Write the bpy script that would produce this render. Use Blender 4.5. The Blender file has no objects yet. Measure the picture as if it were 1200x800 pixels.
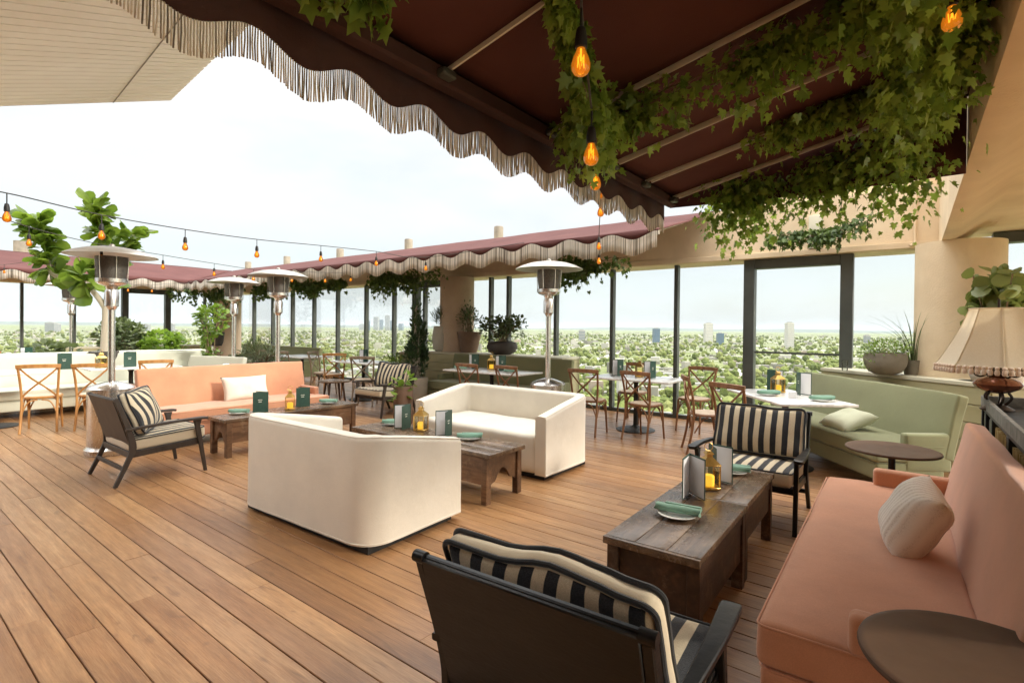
import bpy, bmesh, math, random
import numpy as np
from mathutils import Vector, Matrix, noise
random.seed(7); rng = np.random.default_rng(11)
PI = math.pi; R_ = math.radians
C = bpy.context.scene.collection
scene = bpy.context.scene

# ------------------------------------------------------------------ materials
class NT:
    def __init__(s, name):
        s.m = bpy.data.materials.new(name); s.m.use_nodes = True
        s.t = s.m.node_tree; s.t.nodes.clear()
        s.out = s.n('ShaderNodeOutputMaterial')
    def n(s, typ, **kw):
        nd = s.t.nodes.new(typ)
        for k, v in kw.items():
            if k.startswith('i_'): nd.inputs[k[2:].replace('_', ' ')].default_value = v
            elif k.startswith('x_'): nd.inputs[int(k[2:])].default_value = v
            else: setattr(nd, k, v)
        return nd
    def l(s, a, b): s.t.links.new(a, b)
    def coord(s, stretch=(1, 1, 1), kind='Object'):
        tc = s.n('ShaderNodeTexCoord'); mp = s.n('ShaderNodeMapping')
        mp.inputs['Scale'].default_value = stretch
        s.l(tc.outputs[kind], mp.inputs['Vector']); return mp.outputs['Vector']
    def noise(s, vec, scale, detail=4, rough=.55):
        nd = s.n('ShaderNodeTexNoise'); nd.inputs['Scale'].default_value = scale
        nd.inputs['Detail'].default_value = detail; nd.inputs['Roughness'].default_value = rough
        s.l(vec, nd.inputs['Vector']); return nd.outputs['Fac']
    def ramp(s, fac, stops):
        r = s.n('ShaderNodeValToRGB'); e = r.color_ramp.elements
        while len(e) < len(stops): e.new(.5)
        for i, (p, c) in enumerate(stops):
            e[i].position = p; e[i].color = (*c, 1) if len(c) == 3 else c
        s.l(fac, r.inputs['Fac']); return r.outputs['Color']
    def math(s, op, a, b=None, c=None):
        nd = s.n('ShaderNodeMath', operation=op)
        for i, v in enumerate((a, b, c)):
            if v is None: continue
            if isinstance(v, (int, float)): nd.inputs[i].default_value = v
            else: s.l(v, nd.inputs[i])
        return nd.outputs[0]
    def mix(s, fac, a, b, blend='MIX'):
        nd = s.n('ShaderNodeMix', data_type='RGBA', blend_type=blend)
        for k, v in ((0, fac), (6, a), (7, b)):
            if isinstance(v, (int, float)): nd.inputs[k].default_value = v
            elif isinstance(v, tuple): nd.inputs[k].default_value = (*v, 1) if len(v) == 3 else v
            else: s.l(v, nd.inputs[k])
        return nd.outputs[2]
    def bsdf(s, col, rough=.6, metal=0., spec=.5, normal=None, **kw):
        b = s.n('ShaderNodeBsdfPrincipled')
        for k, v in (('Base Color', col), ('Roughness', rough), ('Metallic', metal), ('Specular IOR Level', spec)):
            if isinstance(v, (int, float)): b.inputs[k].default_value = v
            elif isinstance(v, tuple): b.inputs[k].default_value = (*v, 1)
            else: s.l(v, b.inputs[k])
        for k, v in kw.items(): b.inputs[k.replace('_', ' ')].default_value = v
        if normal is not None: s.l(normal, b.inputs['Normal'])
        return b.outputs[0]
    def bump(s, h, strength=.3, dist=.01, normal=None):
        b = s.n('ShaderNodeBump'); b.inputs['Strength'].default_value = strength
        b.inputs['Distance'].default_value = dist; s.l(h, b.inputs['Height'])
        if normal is not None: s.l(normal, b.inputs['Normal'])
        return b.outputs[0]
    def done(s, sh): s.l(sh, s.out.inputs['Surface']); return s.m

def mottled(name, c1, c2, scale=3, stretch=(1, 1, 1), rough=.6, metal=0, spec=.5, bump=.15, bscale=60, bdist=.004, detail=5, lo=.3, hi=.7, **kw):
    t = NT(name); v = t.coord(stretch)
    f = t.noise(v, scale, detail)
    col = t.ramp(f, [(lo, c1), (hi, c2)])
    nb = t.bump(t.noise(t.coord(stretch), bscale, 3), bump, bdist) if bump else None
    rr = t.math('MULTIPLY_ADD', t.noise(v, scale * 2.3, 3), .25, rough - .12)
    return t.done(t.bsdf(col, rr, metal, spec, nb, **kw))

def fabric(name, c, dark=.82, weave=420, sheen=.25, rough=.9, bump=.25):
    t = NT(name); v = t.coord()
    c2 = tuple(x * dark for x in c)
    f = t.math('ADD', t.math('MULTIPLY', t.noise(v, 3.5, 4), .6), t.math('MULTIPLY', t.noise(v, weave * .6, 2), .4))
    col = t.ramp(f, [(.32, c2), (.66, c)])
    h = t.math('ADD', t.noise(v, weave, 2), t.math('MULTIPLY', t.noise(v, 14, 3), 1.6))
    return t.done(t.bsdf(col, rough, 0, .25, t.bump(h, bump, .004), Sheen_Weight=sheen, Sheen_Roughness=.5))

def leafmat(name, dk, lt, trans=.35, scale=2.2, rough=.42):
    t = NT(name); g = t.n('ShaderNodeNewGeometry')
    v = t.coord()
    f = t.math('ADD', t.math('MULTIPLY', g.outputs['Random Per Island'], .55), t.math('MULTIPLY', t.noise(v, scale, 3), .55))
    col = t.ramp(f, [(.22, dk), (.58, tuple((a + b) / 2 for a, b in zip(dk, lt))), (.85, lt)])
    p = t.bsdf(col, rough, 0, .45)
    tr = t.n('ShaderNodeBsdfTranslucent')
    t.l(t.mix(.5, col, (lt[0] * 1.3, lt[1] * 1.3, lt[2] * .6)), tr.inputs['Color'])
    mx = t.n('ShaderNodeMixShader'); mx.inputs[0].default_value = trans
    t.l(p, mx.inputs[1]); t.l(tr.outputs[0], mx.inputs[2])
    return t.done(mx.outputs[0])

MT = {}
def build_mats():
    M = MT
    # deck boards: colour and grain offset per plank (each plank is its own island)
    t = NT('deck_wood'); g = t.n('ShaderNodeNewGeometry'); isl = g.outputs['Random Per Island']
    tc = t.n('ShaderNodeTexCoord'); off = t.n('ShaderNodeVectorMath', operation='ADD')
    cmb = t.n('ShaderNodeCombineXYZ'); sc = t.math('MULTIPLY', isl, 37.0)
    t.l(sc, cmb.inputs[0]); t.l(sc, cmb.inputs[2])
    t.l(tc.outputs['Object'], off.inputs[0]); t.l(cmb.outputs[0], off.inputs[1])
    mp = t.n('ShaderNodeMapping'); mp.inputs['Scale'].default_value = (.9, 11, 11); t.l(off.outputs[0], mp.inputs['Vector'])
    v = mp.outputs['Vector']
    grain = t.noise(v, 2.2, 8, .65)
    mp2 = t.n('ShaderNodeMapping'); mp2.inputs['Scale'].default_value = (2.2, 60, 60); t.l(off.outputs[0], mp2.inputs['Vector'])
    fine = t.noise(mp2.outputs['Vector'], 3, 4, .7)
    base = t.ramp(isl, [(0, (.27, .135, .058)), (.12, (.44, .24, .108)), (.36, (.51, .295, .138)), (.52, (.40, .21, .088)), (.68, (.47, .262, .115)), (.86, (.55, .335, .165)), (1, (.33, .17, .074))])
    gc = t.ramp(grain, [(.36, (0, 0, 0)), (.62, (1, 1, 1))]); c = t.mix(t.math('MULTIPLY', gc, .62), base, t.mix(1., base, (.56, .46, .38), 'MULTIPLY'))
    fc = t.ramp(fine, [(.40, (0, 0, 0)), (.60, (1, 1, 1))]); c = t.mix(t.math('MULTIPLY', fc, .5), c, t.mix(1., c, (.60, .52, .46), 'MULTIPLY'))
    bl = t.ramp(t.noise(t.coord((3, 9, 9)), 2.4, 5, .6), [(.42, (0, 0, 0)), (.62, (1, 1, 1))]); c = t.mix(t.math('MULTIPLY', bl, .5), c, t.mix(1., c, (1.28, 1.25, 1.2), 'MULTIPLY'))
    # worn, greyed wash
    wash = t.ramp(t.noise(t.coord(), .9, 4), [(.4, (0, 0, 0)), (.7, (1, 1, 1))])
    c = t.mix(t.math('MULTIPLY', wash, .18), c, (.44, .28, .16))
    # knots
    vor = t.n('ShaderNodeTexNoise'); vor.inputs['Scale'].default_value = 1.0; vor.inputs['Distortion'].default_value = 2.5
    mp3 = t.n('ShaderNodeMapping'); mp3.inputs['Scale'].default_value = (1.6, 7, 7); t.l(off.outputs[0], mp3.inputs['Vector']); t.l(mp3.outputs['Vector'], vor.inputs['Vector'])
    kn = t.ramp(vor.outputs['Fac'], [(.63, (0, 0, 0)), (.72, (1, 1, 1))])
    c = t.mix(t.math('MULTIPLY', kn, .5), c, (.15, .07, .03))
    rgh = t.math('MULTIPLY_ADD', grain, .24, .22)
    h = t.math('ADD', t.math('MULTIPLY', fine, .6), grain)
    c = t.mix(1., c, (.86, .845, .83), 'MULTIPLY'); M['deck'] = t.done(t.bsdf(c, rgh, 0, .5, t.bump(h, .35, .004)))
    M['underdeck'] = mottled('underdeck_dark', (.012, .008, .006), (.02, .014, .01), rough=.9)
    M['white'] = fabric('ivory_upholstery', (.80, .745, .64), .86, bump=.45)
    M['salmon'] = fabric('salmon_upholstery', (.65, .315, .185), .76, sheen=.4)
    M['green'] = fabric('sage_upholstery', (.26, .27, .145), .88, sheen=.3)
    M['cream_bq'] = fabric('pale_banquette_upholstery', (.62, .63, .53), .92)
    M['pillow'] = fabric('cream_pillow_cloth', (.78, .72, .62), .85, 260, bump=.5)
    M['pillow_g'] = fabric('pale_green_pillow_cloth', (.58, .60, .44), .9, 300)
    # pillow with sewn ribs
    t = NT('ribbed_pillow_cloth'); v = t.coord(); w = t.n('ShaderNodeTexWave', wave_type='BANDS', bands_direction='X'); w.inputs['Scale'].default_value = 11; w.inputs['Distortion'].default_value = 1.0
    w.inputs['Detail'].default_value = 2; t.l(v, w.inputs['Vector'])
    spots = t.ramp(t.noise(v, 160, 2), [(.5, (.78, .71, .62)), (.66, (.64, .56, .48))])
    col = t.mix(w.outputs['Fac'], spots, (.86, .80, .71))
    h = t.math('ADD', w.outputs['Fac'], t.noise(v, 300, 2))
    M['ribpillow'] = t.done(t.bsdf(col, .92, 0, .2, t.bump(h, .4, .005), Sheen_Weight=.3))
    # black and cream stripes across local X
    t = NT('striped_canvas'); v = t.coord(); sx = t.n('ShaderNodeSeparateXYZ'); t.l(v, sx.inputs[0])
    wob = t.math('MULTIPLY', t.math('SUBTRACT', t.noise(v, 5, 2), .5), .010)
    ph = t.math('FRACT', t.math('MULTIPLY_ADD', t.math('ADD', sx.outputs[0], wob), 1 / .082, 100.25))
    st = t.ramp(ph, [(.475, (0, 0, 0)), (.50, (1, 1, 1)), (.975, (1, 1, 1)), (1., (0, 0, 0))])
    nz = t.noise(v, 260, 2)
    lt = t.ramp(nz, [(.3, (.52, .43, .29)), (.7, (.66, .57, .41))]); dk = t.ramp(nz, [(.3, (.012, .013, .016)), (.7, (.035, .036, .04))])
    h = t.math('ADD', t.noise(v, 380, 2), t.math('MULTIPLY', t.noise(v, 11, 3), 2.4))
    M['stripe'] = t.done(t.bsdf(t.mix(st, lt, dk), .9, 0, .2, t.bump(h, .35, .006), Sheen_Weight=.2))
    M['gusset'] = fabric('cushion_gusset', (.60, .52, .38), .9)
    M['piping'] = fabric('black_piping', (.02, .021, .024), .7)
    M['blackwood'] = mottled('worn_black_wood', (.0022, .0022, .0024), (.008, .0075, .007), 6, (1, 1, 3), .34, spec=.4, bump=.2, bscale=40)
    t = NT('dark_taupe_wood'); v = t.coord((6, 6, .8)); col = t.ramp(t.noise(v, 2.5, 6), [(.3, (.030, .022, .017)), (.75, (.062, .048, .038))])
    M['taupewood'] = t.done(t.bsdf(col, .5, 0, .4, t.bump(t.noise(v, 14, 3), .2, .003)))
    # old rustic wood with polished, scuffed top
    def rustic(name, c1, c2, rough, stretch):
        t = NT(name); v = t.coord(stretch); a = t.noise(v, 2.4, 8, .68); b = t.noise(t.coord(), 7, 6, .7)
        c = t.ramp(a, [(.28, c1), (.72, c2)])
        sp = t.ramp(b, [(.54, (0, 0, 0)), (.68, (1, 1, 1))])
        c = t.mix(t.math('MULTIPLY', sp, .5), c, (.34, .235, .15))
        ds = t.ramp(t.noise(t.coord(), 3.1, 5, .6), [(.42, (1, 1, 1)), (.56, (0, 0, 0))])
        c = t.mix(t.math('MULTIPLY', ds, .6), c, tuple(x * .45 for x in c1))
        rr = t.math('MULTIPLY_ADD', b, .35, rough - .17)
        return t.done(t.bsdf(c, rr, 0, .55, t.bump(t.math('ADD', a, t.math('MULTIPLY', b, .7)), .5, .008)))
    M['rustic_x'] = rustic('rustic_wood_lengthwise', (.080, .036, .015), (.22, .115, .055), .5, (1.2, 12, 12))
    M['rustic_top'] = rustic('rustic_polished_top', (.085, .048, .028), (.25, .165, .10), .25, (1.2, 12, 12))
    M['rustic_dark'] = rustic('rustic_dark_wood', (.034, .014, .006), (.105, .046, .019), .5, (1.2, 12, 12))
    def oak(name, a, b): return mottled(name, a, b, 4, (6, 6, .9), .4, bump=.15, bscale=18)
    M['oak'] = oak('bentwood_brown', (.17, .075, .032), (.29, .14, .062))
    M['oaklit'] = oak('bentwood_honey_lit', (.36, .17, .05), (.52, .27, .09))  # golden copy of the oak, yellow light on the left chairs put into colour
    M['oakgrey'] = oak('bentwood_weathered', (.22, .16, .10), (.33, .25, .17))
    M['rush'] = mottled('woven_rush_seat', (.48, .37, .27), (.62, .50, .38), 120, (1, 1, 1), .8, bump=.6, bscale=160)
    # white marble
    t = NT('white_marble'); v = t.coord(); nn = t.n('ShaderNodeTexNoise'); nn.inputs['Scale'].default_value = 3; nn.inputs['Detail'].default_value = 8; nn.inputs['Distortion'].default_value = 1.4
    t.l(v, nn.inputs['Vector']); ve = t.ramp(nn.outputs['Fac'], [(.44, (.78, .77, .74)), (.5, (.58, .57, .56)), (.55, (.80, .79, .76))])
    M['marble'] = t.done(t.bsdf(ve, .18, 0, .5))
    M['iron'] = mottled('black_cast_iron', (.012, .012, .012), (.03, .028, .026), 8, rough=.5, metal=.3)
    M['frame'] = mottled('charcoal_aluminium', (.062, .070, .066), (.085, .095, .089), 3, rough=.42, metal=.2, bump=0)
    # stainless steel with drawn streaks
    t = NT('brushed_steel'); v = t.coord((14, 14, 1.2)); a = t.noise(v, 12, 4); b = t.noise(t.coord(), 4, 4)
    col = t.ramp(b, [(.3, (.60, .585, .56)), (.7, (.78, .77, .75))])
    M['steel'] = t.done(t.bsdf(col, t.math('MULTIPLY_ADD', a, .18, .16), 1., .5, t.bump(a, .06, .002)))
    M['alu'] = mottled('pale_aluminium', (.42, .40, .37), (.56, .54, .50), 5, rough=.4, metal=.75, bump=.05)
    M['mesh'] = mottled('burner_mesh', (.03, .03, .03), (.22, .2, .18), 160, rough=.5, metal=.6, bump=.5)
    M['brass'] = mottled('aged_brass', (.50, .30, .08), (.74, .50, .17), 14, rough=.3, metal=.9, bump=.1)
    t = NT('candle_wax'); col = (.90, .62, .10)
    M['candle'] = t.done(t.bsdf(col, .5, 0, .4, None, Emission_Color=(1., .62, .06, 1), Emission_Strength=.45))
    t = NT('bulb_amber'); tr = t.n('ShaderNodeBsdfTransparent'); tr.inputs['Color'].default_value = (1., .50, .10, 1)
    e = t.n('ShaderNodeEmission'); e.inputs['Color'].default_value = (1., .27, .012, 1); e.inputs['Strength'].default_value = .40
    gl = t.n('ShaderNodeBsdfGlossy'); gl.inputs['Roughness'].default_value = .05; fr = t.n('ShaderNodeFresnel')
    mx = t.n('ShaderNodeMixShader'); mx.inputs[0].default_value = .62; t.l(tr.outputs[0], mx.inputs[1]); t.l(e.outputs[0], mx.inputs[2])
    m2 = t.n('ShaderNodeMixShader'); t.l(fr.outputs[0], m2.inputs[0]); t.l(mx.outputs[0], m2.inputs[1]); t.l(gl.outputs[0], m2.inputs[2]); bulbmat = t.done(m2.outputs[0])
    M['bulb'] = bulbmat
    t = NT('filament_glow'); e = t.n('ShaderNodeEmission'); e.inputs['Color'].default_value = (1., .62, .14, 1); e.inputs['Strength'].default_value = 2.2
    M['filament'] = t.done(e.outputs[0])
    M['rubber'] = mottled('black_rubber', (.010, .010, .010), (.022, .02, .018), 10, rough=.55)
    M['cord'] = mottled('light_cord', (.030, .029, .027), (.06, .057, .05), 20, rough=.7, bump=0)
    def glass(name, tint, refl=.9, opaque=0.):
        t = NT(name); tr = t.n('ShaderNodeBsdfTransparent'); tr.inputs['Color'].default_value = (*tint, 1)
        gl = t.n('ShaderNodeBsdfGlossy'); gl.inputs['Roughness'].default_value = .02
        fr = t.n('ShaderNodeFresnel'); fr.inputs['IOR'].default_value = 1.45
        mx = t.n('ShaderNodeMixShader'); t.l(t.math('MULTIPLY', fr.outputs[0], refl), mx.inputs[0])
        t.l(tr.outputs[0], mx.inputs[1]); t.l(gl.outputs[0], mx.inputs[2]); return t.done(mx.outputs[0])
    M['glass'] = glass('window_glass', (.98, .99, .985), .28)
    M['lglass'] = glass('lantern_glass', (.97, .93, .82), .9)
    M['cup'] = glass('tumbler_glass', (.93, .95, .94), 1.)
    M['plate'] = mottled('white_stoneware', (.74, .73, .68), (.80, .79, .75), 3, rough=.25, bump=0)
    M['napkin'] = fabric('sage_napkin', (.20, .36, .27), .75, 300)
    M['menu'] = mottled('dark_green_leatherette', (.018, .060, .043), (.028, .080, .058), 30, rough=.5, bump=.3, bscale=250)
    M['paper'] = mottled('menu_paper', (.72, .73, .75), (.80, .81, .82), 3, rough=.7, bump=0)
    M['logo'] = mottled('pale_foil_mark', (.60, .64, .55), (.70, .72, .64), 30, rough=.4, bump=0)
    M['plaster'] = mottled('tan_stucco', (.66, .52, .35), (.80, .655, .46), 2.2, rough=.85, bump=.6, bscale=70, bdist=.006, detail=9)
    M['plaster_pink'] = mottled('rose_tan_stucco', (.47, .345, .25), (.58, .45, .335), 2.2, rough=.85, bump=.6, bscale=70, bdist=.006, detail=9)
    M['rail'] = mottled('pale_painted_rail', (.60, .57, .50), (.70, .67, .60), 4, rough=.4, bump=0)
    M['soffit'] = mottled('pale_metal_slats', (.83, .80, .73), (.88, .86, .80), .8, rough=.55, bump=.05)
    t = NT('burgundy_canvas'); v = t.coord(); f = t.noise(v, 1.6, 4); col = t.ramp(f, [(.3, (.092, .036, .034)), (.7, (.122, .050, .046))])
    p = t.bsdf(col, .9, 0, .2, t.bump(t.math('ADD', t.noise(v, 300, 2), t.math('MULTIPLY', t.noise(v, 2.5, 2), 3)), .25, .006))
    tr = t.n('ShaderNodeBsdfTranslucent'); tr.inputs['Color'].default_value = (.16, .035, .03, 1); mx = t.n('ShaderNodeMixShader'); mx.inputs[0].default_value = .04
    t.l(p, mx.inputs[1]); t.l(tr.outputs[0], mx.inputs[2]); M['awning'] = t.done(mx.outputs[0])
    M['darkcanvas'] = mottled('dark_plum_canvas', (.050, .022, .022), (.072, .034, .032), 3, rough=.9, bump=.2, bscale=250)
    t = NT('bullion_fringe'); g = t.n('ShaderNodeNewGeometry'); col = t.ramp(g.outputs['Random Per Island'], [(0, (.15, .135, .115)), (.3, (.46, .42, .36)), (.55, (.70, .65, .58)), (1, (.84, .79, .72))])
    M['fringe'] = t.done(t.bsdf(col, .9, 0, .2, t.bump(t.noise(t.coord((1, 1, 1)), 220, 1), .5, .003)))
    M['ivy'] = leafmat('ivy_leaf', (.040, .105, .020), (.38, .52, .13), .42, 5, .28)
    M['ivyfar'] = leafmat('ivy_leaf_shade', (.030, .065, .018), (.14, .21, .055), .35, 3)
    M['fig'] = leafmat('fig_leaf', (.055, .12, .018), (.23, .34, .055), .45, 1.5, .35)
    M['lime'] = leafmat('lime_leaf', (.07, .15, .02), (.24, .36, .06), .4, 3)
    M['olive'] = leafmat('olive_leaf', (.05, .075, .035), (.17, .215, .105), .3, 3)
    M['conifer'] = leafmat('conifer_leaf', (.03, .065, .028), (.085, .15, .065), .25, 3)
    M['jade'] = leafmat('thick_round_leaf', (.12, .17, .05), (.34, .40, .15), .25, 2.5, .38)
    M['stem'] = mottled('plant_stem', (.16, .11, .06), (.28, .22, .14), 20, rough=.8)
    M['palebark'] = mottled('pale_bark', (.42, .37, .29), (.56, .50, .40), 9, (1, 1, .4), .8, bump=.4, bscale=30)
    M['stone'] = mottled('grey_stone_pot', (.19, .17, .135), (.30, .27, .22), 5, rough=.85, bump=.4, bscale=50)
    M['palepot'] = mottled('pale_concrete_pot', (.48, .44, .37), (.60, .56, .48), 4, rough=.85, bump=.3, bscale=60)
    M['brownpot'] = mottled('brown_clay_pot', (.16, .10, .07), (.24, .155, .11), 4, rough=.75, bump=.25)
    M['darkpot'] = mottled('charcoal_pot', (.050, .043, .040), (.085, .074, .068), 5, rough=.7, bump=.25)
    M['soil'] = mottled('potting_soil', (.02, .013, .008), (.05, .035, .022), 40, rough=.95, bump=.8)
    M['sageboard'] = mottled('sage_painted_boards', (.40, .37, .21), (.47, .44, .27), 3, (1, 1, 4), .6, bump=.15)
    M['ledgestone'] = mottled('pale_ledge_stone', (.56, .53, .40), (.66, .63, .50), 2, rough=.6, bump=.15)
    t = NT('lamp_shade_silk'); v = t.coord(); col = t.ramp(t.noise(v, 120, 2), [(.3, (.76, .68, .52)), (.7, (.83, .76, .61))])
    p = t.bsdf(col, .8, 0, .25); tr = t.n('ShaderNodeBsdfTranslucent'); tr.inputs['Color'].default_value = (.75, .62, .42, 1)
    mx = t.n('ShaderNodeMixShader'); mx.inputs[0].default_value = .42; t.l(p, mx.inputs[1]); t.l(tr.outputs[0], mx.inputs[2]); M['shade'] = t.done(mx.outputs[0])
    M['tassel'] = mottled('dusty_rose_tassel', (.66, .50, .38), (.80, .67, .54), 90, rough=.85, bump=.4, bscale=200)
    M['copper'] = mottled('ruby_bronze_glaze', (.16, .05, .03), (.30, .12, .06), 5, rough=.15, metal=.5, bump=0)
    M['bronze'] = mottled('dark_bronze', (.022, .014, .010), (.06, .04, .028), 20, rough=.38, metal=.7, bump=.2)
    M['tabletop'] = mottled('brown_lacquer_top', (.066, .036, .021), (.115, .066, .040), 3, rough=.5, spec=.22, bump=.08, bscale=30)
    M['greycase'] = mottled('scuffed_grey_paint', (.08, .08, .07), (.26, .25, .22), 7, (2, 8, 2), .55, bump=.2, detail=8)
    M['books1'] = mottled('ochre_record_sleeve', (.55, .40, .16), (.66, .50, .22), 5, rough=.6)
    M['books2'] = mottled('grey_record_sleeve', (.10, .10, .095), (.22, .21, .20), 5, rough=.5)
    M['cityglass'] = mottled('far_blue_glass', (.07, .11, .16), (.12, .18, .24), 1, rough=.3, bump=0)
    M['bandpale'] = mottled('far_pale_band', (.36, .36, .35), (.42, .42, .41), .2, rough=.5, bump=0)
    M['citypale'] = mottled('far_pale_concrete', (.50, .47, .42), (.60, .57, .52), .1, rough=.8, bump=0)
    M['citygrey'] = mottled('far_grey_concrete', (.30, .29, .28), (.40, .39, .37), .1, rough=.8, bump=0)
    M['cityroad'] = mottled('far_pale_road', (.34, .33, .30), (.42, .40, .36), .01, rough=.9, bump=0)
    M['hills'] = mottled('far_hill_scrub', (.045, .075, .055), (.075, .10, .07), .002, rough=.9, bump=0)
    M['windowband'] = mottled('far_window_band', (.10, .13, .16), (.16, .20, .24), .2, rough=.3, bump=0)
build_mats()

# ------------------------------------------------------------------ mesh helpers
def obj(name, bm, m, parent=None, smooth=True, ang=38, mats=None):
    if isinstance(bm, Raw): me = bm.mesh(name)
    else:
        bmesh.ops.recalc_face_normals(bm, faces=bm.faces[:])
        me = bpy.data.meshes.new(name); bm.to_mesh(me); bm.free()
    for mm in (mats or [m]): me.materials.append(MT[mm] if isinstance(mm, str) else mm)
    if smooth:
        me.shade_smooth()
        if ang < 180: me.set_sharp_from_angle(angle=R_(ang))
    o = bpy.data.objects.new(name, me); C.objects.link(o)
    if parent is not None: o.parent = parent
    return o
def tag(o, label, cat, group=None, kind=None):
    if label: o['label'] = label
    if cat: o['category'] = cat
    if group: o['group'] = group
    if kind: o['kind'] = kind
    return o
def thing(name, label, cat, loc=(0, 0, 0), rz=0., group=None):
    o = bpy.data.objects.new(name, None); C.objects.link(o); o.empty_display_size = .1
    o.location = loc; o.rotation_euler = (0, 0, rz)
    return tag(o, label, cat, group)
def dup(root, loc, rz, label, group=None):
    def rec(o, par):
        c = o.copy(); C.objects.link(c)
        if par is not None: c.parent = par
        for ch in list(o.children): rec(ch, c)
        return c
    r = rec(root, None); r.location = loc; r.rotation_euler = (0, 0, rz); r['label'] = label
    if group: r['group'] = group
    return r
def struct(o): o['kind'] = 'structure'; return o

class Raw:
    def __init__(s): s.v = []; s.f = []; s.mi = []
    def add(s, vs, fs, mi=0):
        b = len(s.v); s.v.extend(vs); s.f.extend([tuple(i + b for i in f) for f in fs]); s.mi.extend([mi] * len(fs))
    def mesh(s, name):
        me = bpy.data.meshes.new(name); me.from_pydata(s.v, [], s.f)
        if any(s.mi): me.polygons.foreach_set('material_index', s.mi)
        me.update(); return me

def new(): return bmesh.new()
def box(bm, c, s, b=0., seg=2, rot=None, mi=0):
    mtx = Matrix.Translation(c)
    if rot is not None: mtx = mtx @ (rot if isinstance(rot, Matrix) else Matrix.Rotation(rot, 4, 'Z'))
    mtx = mtx @ Matrix.Diagonal((*s, 1))
    r = bmesh.ops.create_cube(bm, size=1, matrix=mtx); vs = r['verts']
    fs = {f for v in vs for f in v.link_faces}
    for f in fs: f.material_index = mi
    if b:
        es = list({e for v in vs for e in v.link_edges})
        bmesh.ops.bevel(bm, geom=es, offset=b, segments=seg, affect='EDGES', profile=.5)
def loft(bm, rings, closed=True, caps=True, mi=0):
    R = [[bm.verts.new(p) for p in ring] for ring in rings]
    n = len(R[0])
    for a, b in zip(R, R[1:]):
        for i in range(n if closed else n - 1):
            j = (i + 1) % n
            try: f = bm.faces.new((a[i], a[j], b[j], b[i])); f.material_index = mi
            except ValueError: pass
    if caps and closed:
        for ring in (R[0], R[-1]):
            try: f = bm.faces.new(ring); f.material_index = mi
            except ValueError: pass
def tube(bm, pts, r, n=8, caps=True, mi=0, closed=False):
    pts = [Vector(p) for p in pts]; N = len(pts)
    rr = r if isinstance(r, (list, tuple)) else [r] * N
    rings = []; up = None
    for i, p in enumerate(pts):
        if closed: t = pts[(i + 1) % N] - pts[i - 1]
        else: t = pts[min(i + 1, N - 1)] - pts[max(i - 1, 0)]
        t = t.normalized() if t.length > 1e-9 else Vector((0, 0, 1))
        if up is None: up = Vector((0, 0, 1)) if abs(t.z) < .9 else Vector((1, 0, 0))
        s = t.cross(up)
        if s.length < 1e-6: s = t.orthogonal()
        s.normalize(); up = s.cross(t).normalized()
        rings.append([p + (s * math.cos(2 * PI * k / n) + up * math.sin(2 * PI * k / n)) * rr[i] for k in range(n)])
    if closed: rings.append(rings[0])
    if closed:
        R = [[bm.verts.new(q) for q in ring] for ring in rings[:-1]]
        for i in range(N):
            a, b = R[i], R[(i + 1) % N]
            for k in range(n): f = bm.faces.new((a[k], a[(k + 1) % n], b[(k + 1) % n], b[k])); f.material_index = mi
    else: loft(bm, rings, True, caps, mi)
def bar(bm, pts, w, h, ref=(1, 0, 0), ch=.25, mi=0):
    """rectangular section swept along pts; w runs along ref, h across it"""
    pts = [Vector(p) for p in pts]; ref = Vector(ref); N = len(pts); rings = []
    for i, p in enumerate(pts):
        t = (pts[min(i + 1, N - 1)] - pts[max(i - 1, 0)]).normalized()
        s = (ref - t * ref.dot(t)).normalized(); u = t.cross(s)
        a = (w[i] if isinstance(w, (list, tuple)) else w) / 2; b = (h[i] if isinstance(h, (list, tuple)) else h) / 2
        c = min(a, b) * ch
        sec = [(a - c, b), (-a + c, b), (-a, b - c), (-a, -b + c), (-a + c, -b), (a - c, -b), (a, -b + c), (a, b - c)]
        rings.append([p + s * x + u * y for x, y in sec])
    loft(bm, rings, mi=mi)
def lathe(bm, prof, n=28, c=(0, 0, 0), caps=True, mi=0):
    rings = [[(c[0] + r * math.cos(2 * PI * k / n), c[1] + r * math.sin(2 * PI * k / n), c[2] + z) for k in range(n)] for r, z in prof]
    loft(bm, rings, True, caps, mi)
def smooth_pts(pts, sub=6):
    P = [Vector(p) for p in pts]; out = []
    for i in range(len(P) - 1):
        p0 = P[max(i - 1, 0)]; p1 = P[i]; p2 = P[i + 1]; p3 = P[min(i + 2, len(P) - 1)]
        for k in range(sub):
            t = k / sub
            out.append(.5 * ((2 * p1) + (p2 - p0) * t + (2 * p0 - 5 * p1 + 4 * p2 - p3) * t * t + (3 * p1 - p0 - 3 * p2 + p3) * t ** 3))
    out.append(P[-1]); return out
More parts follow.
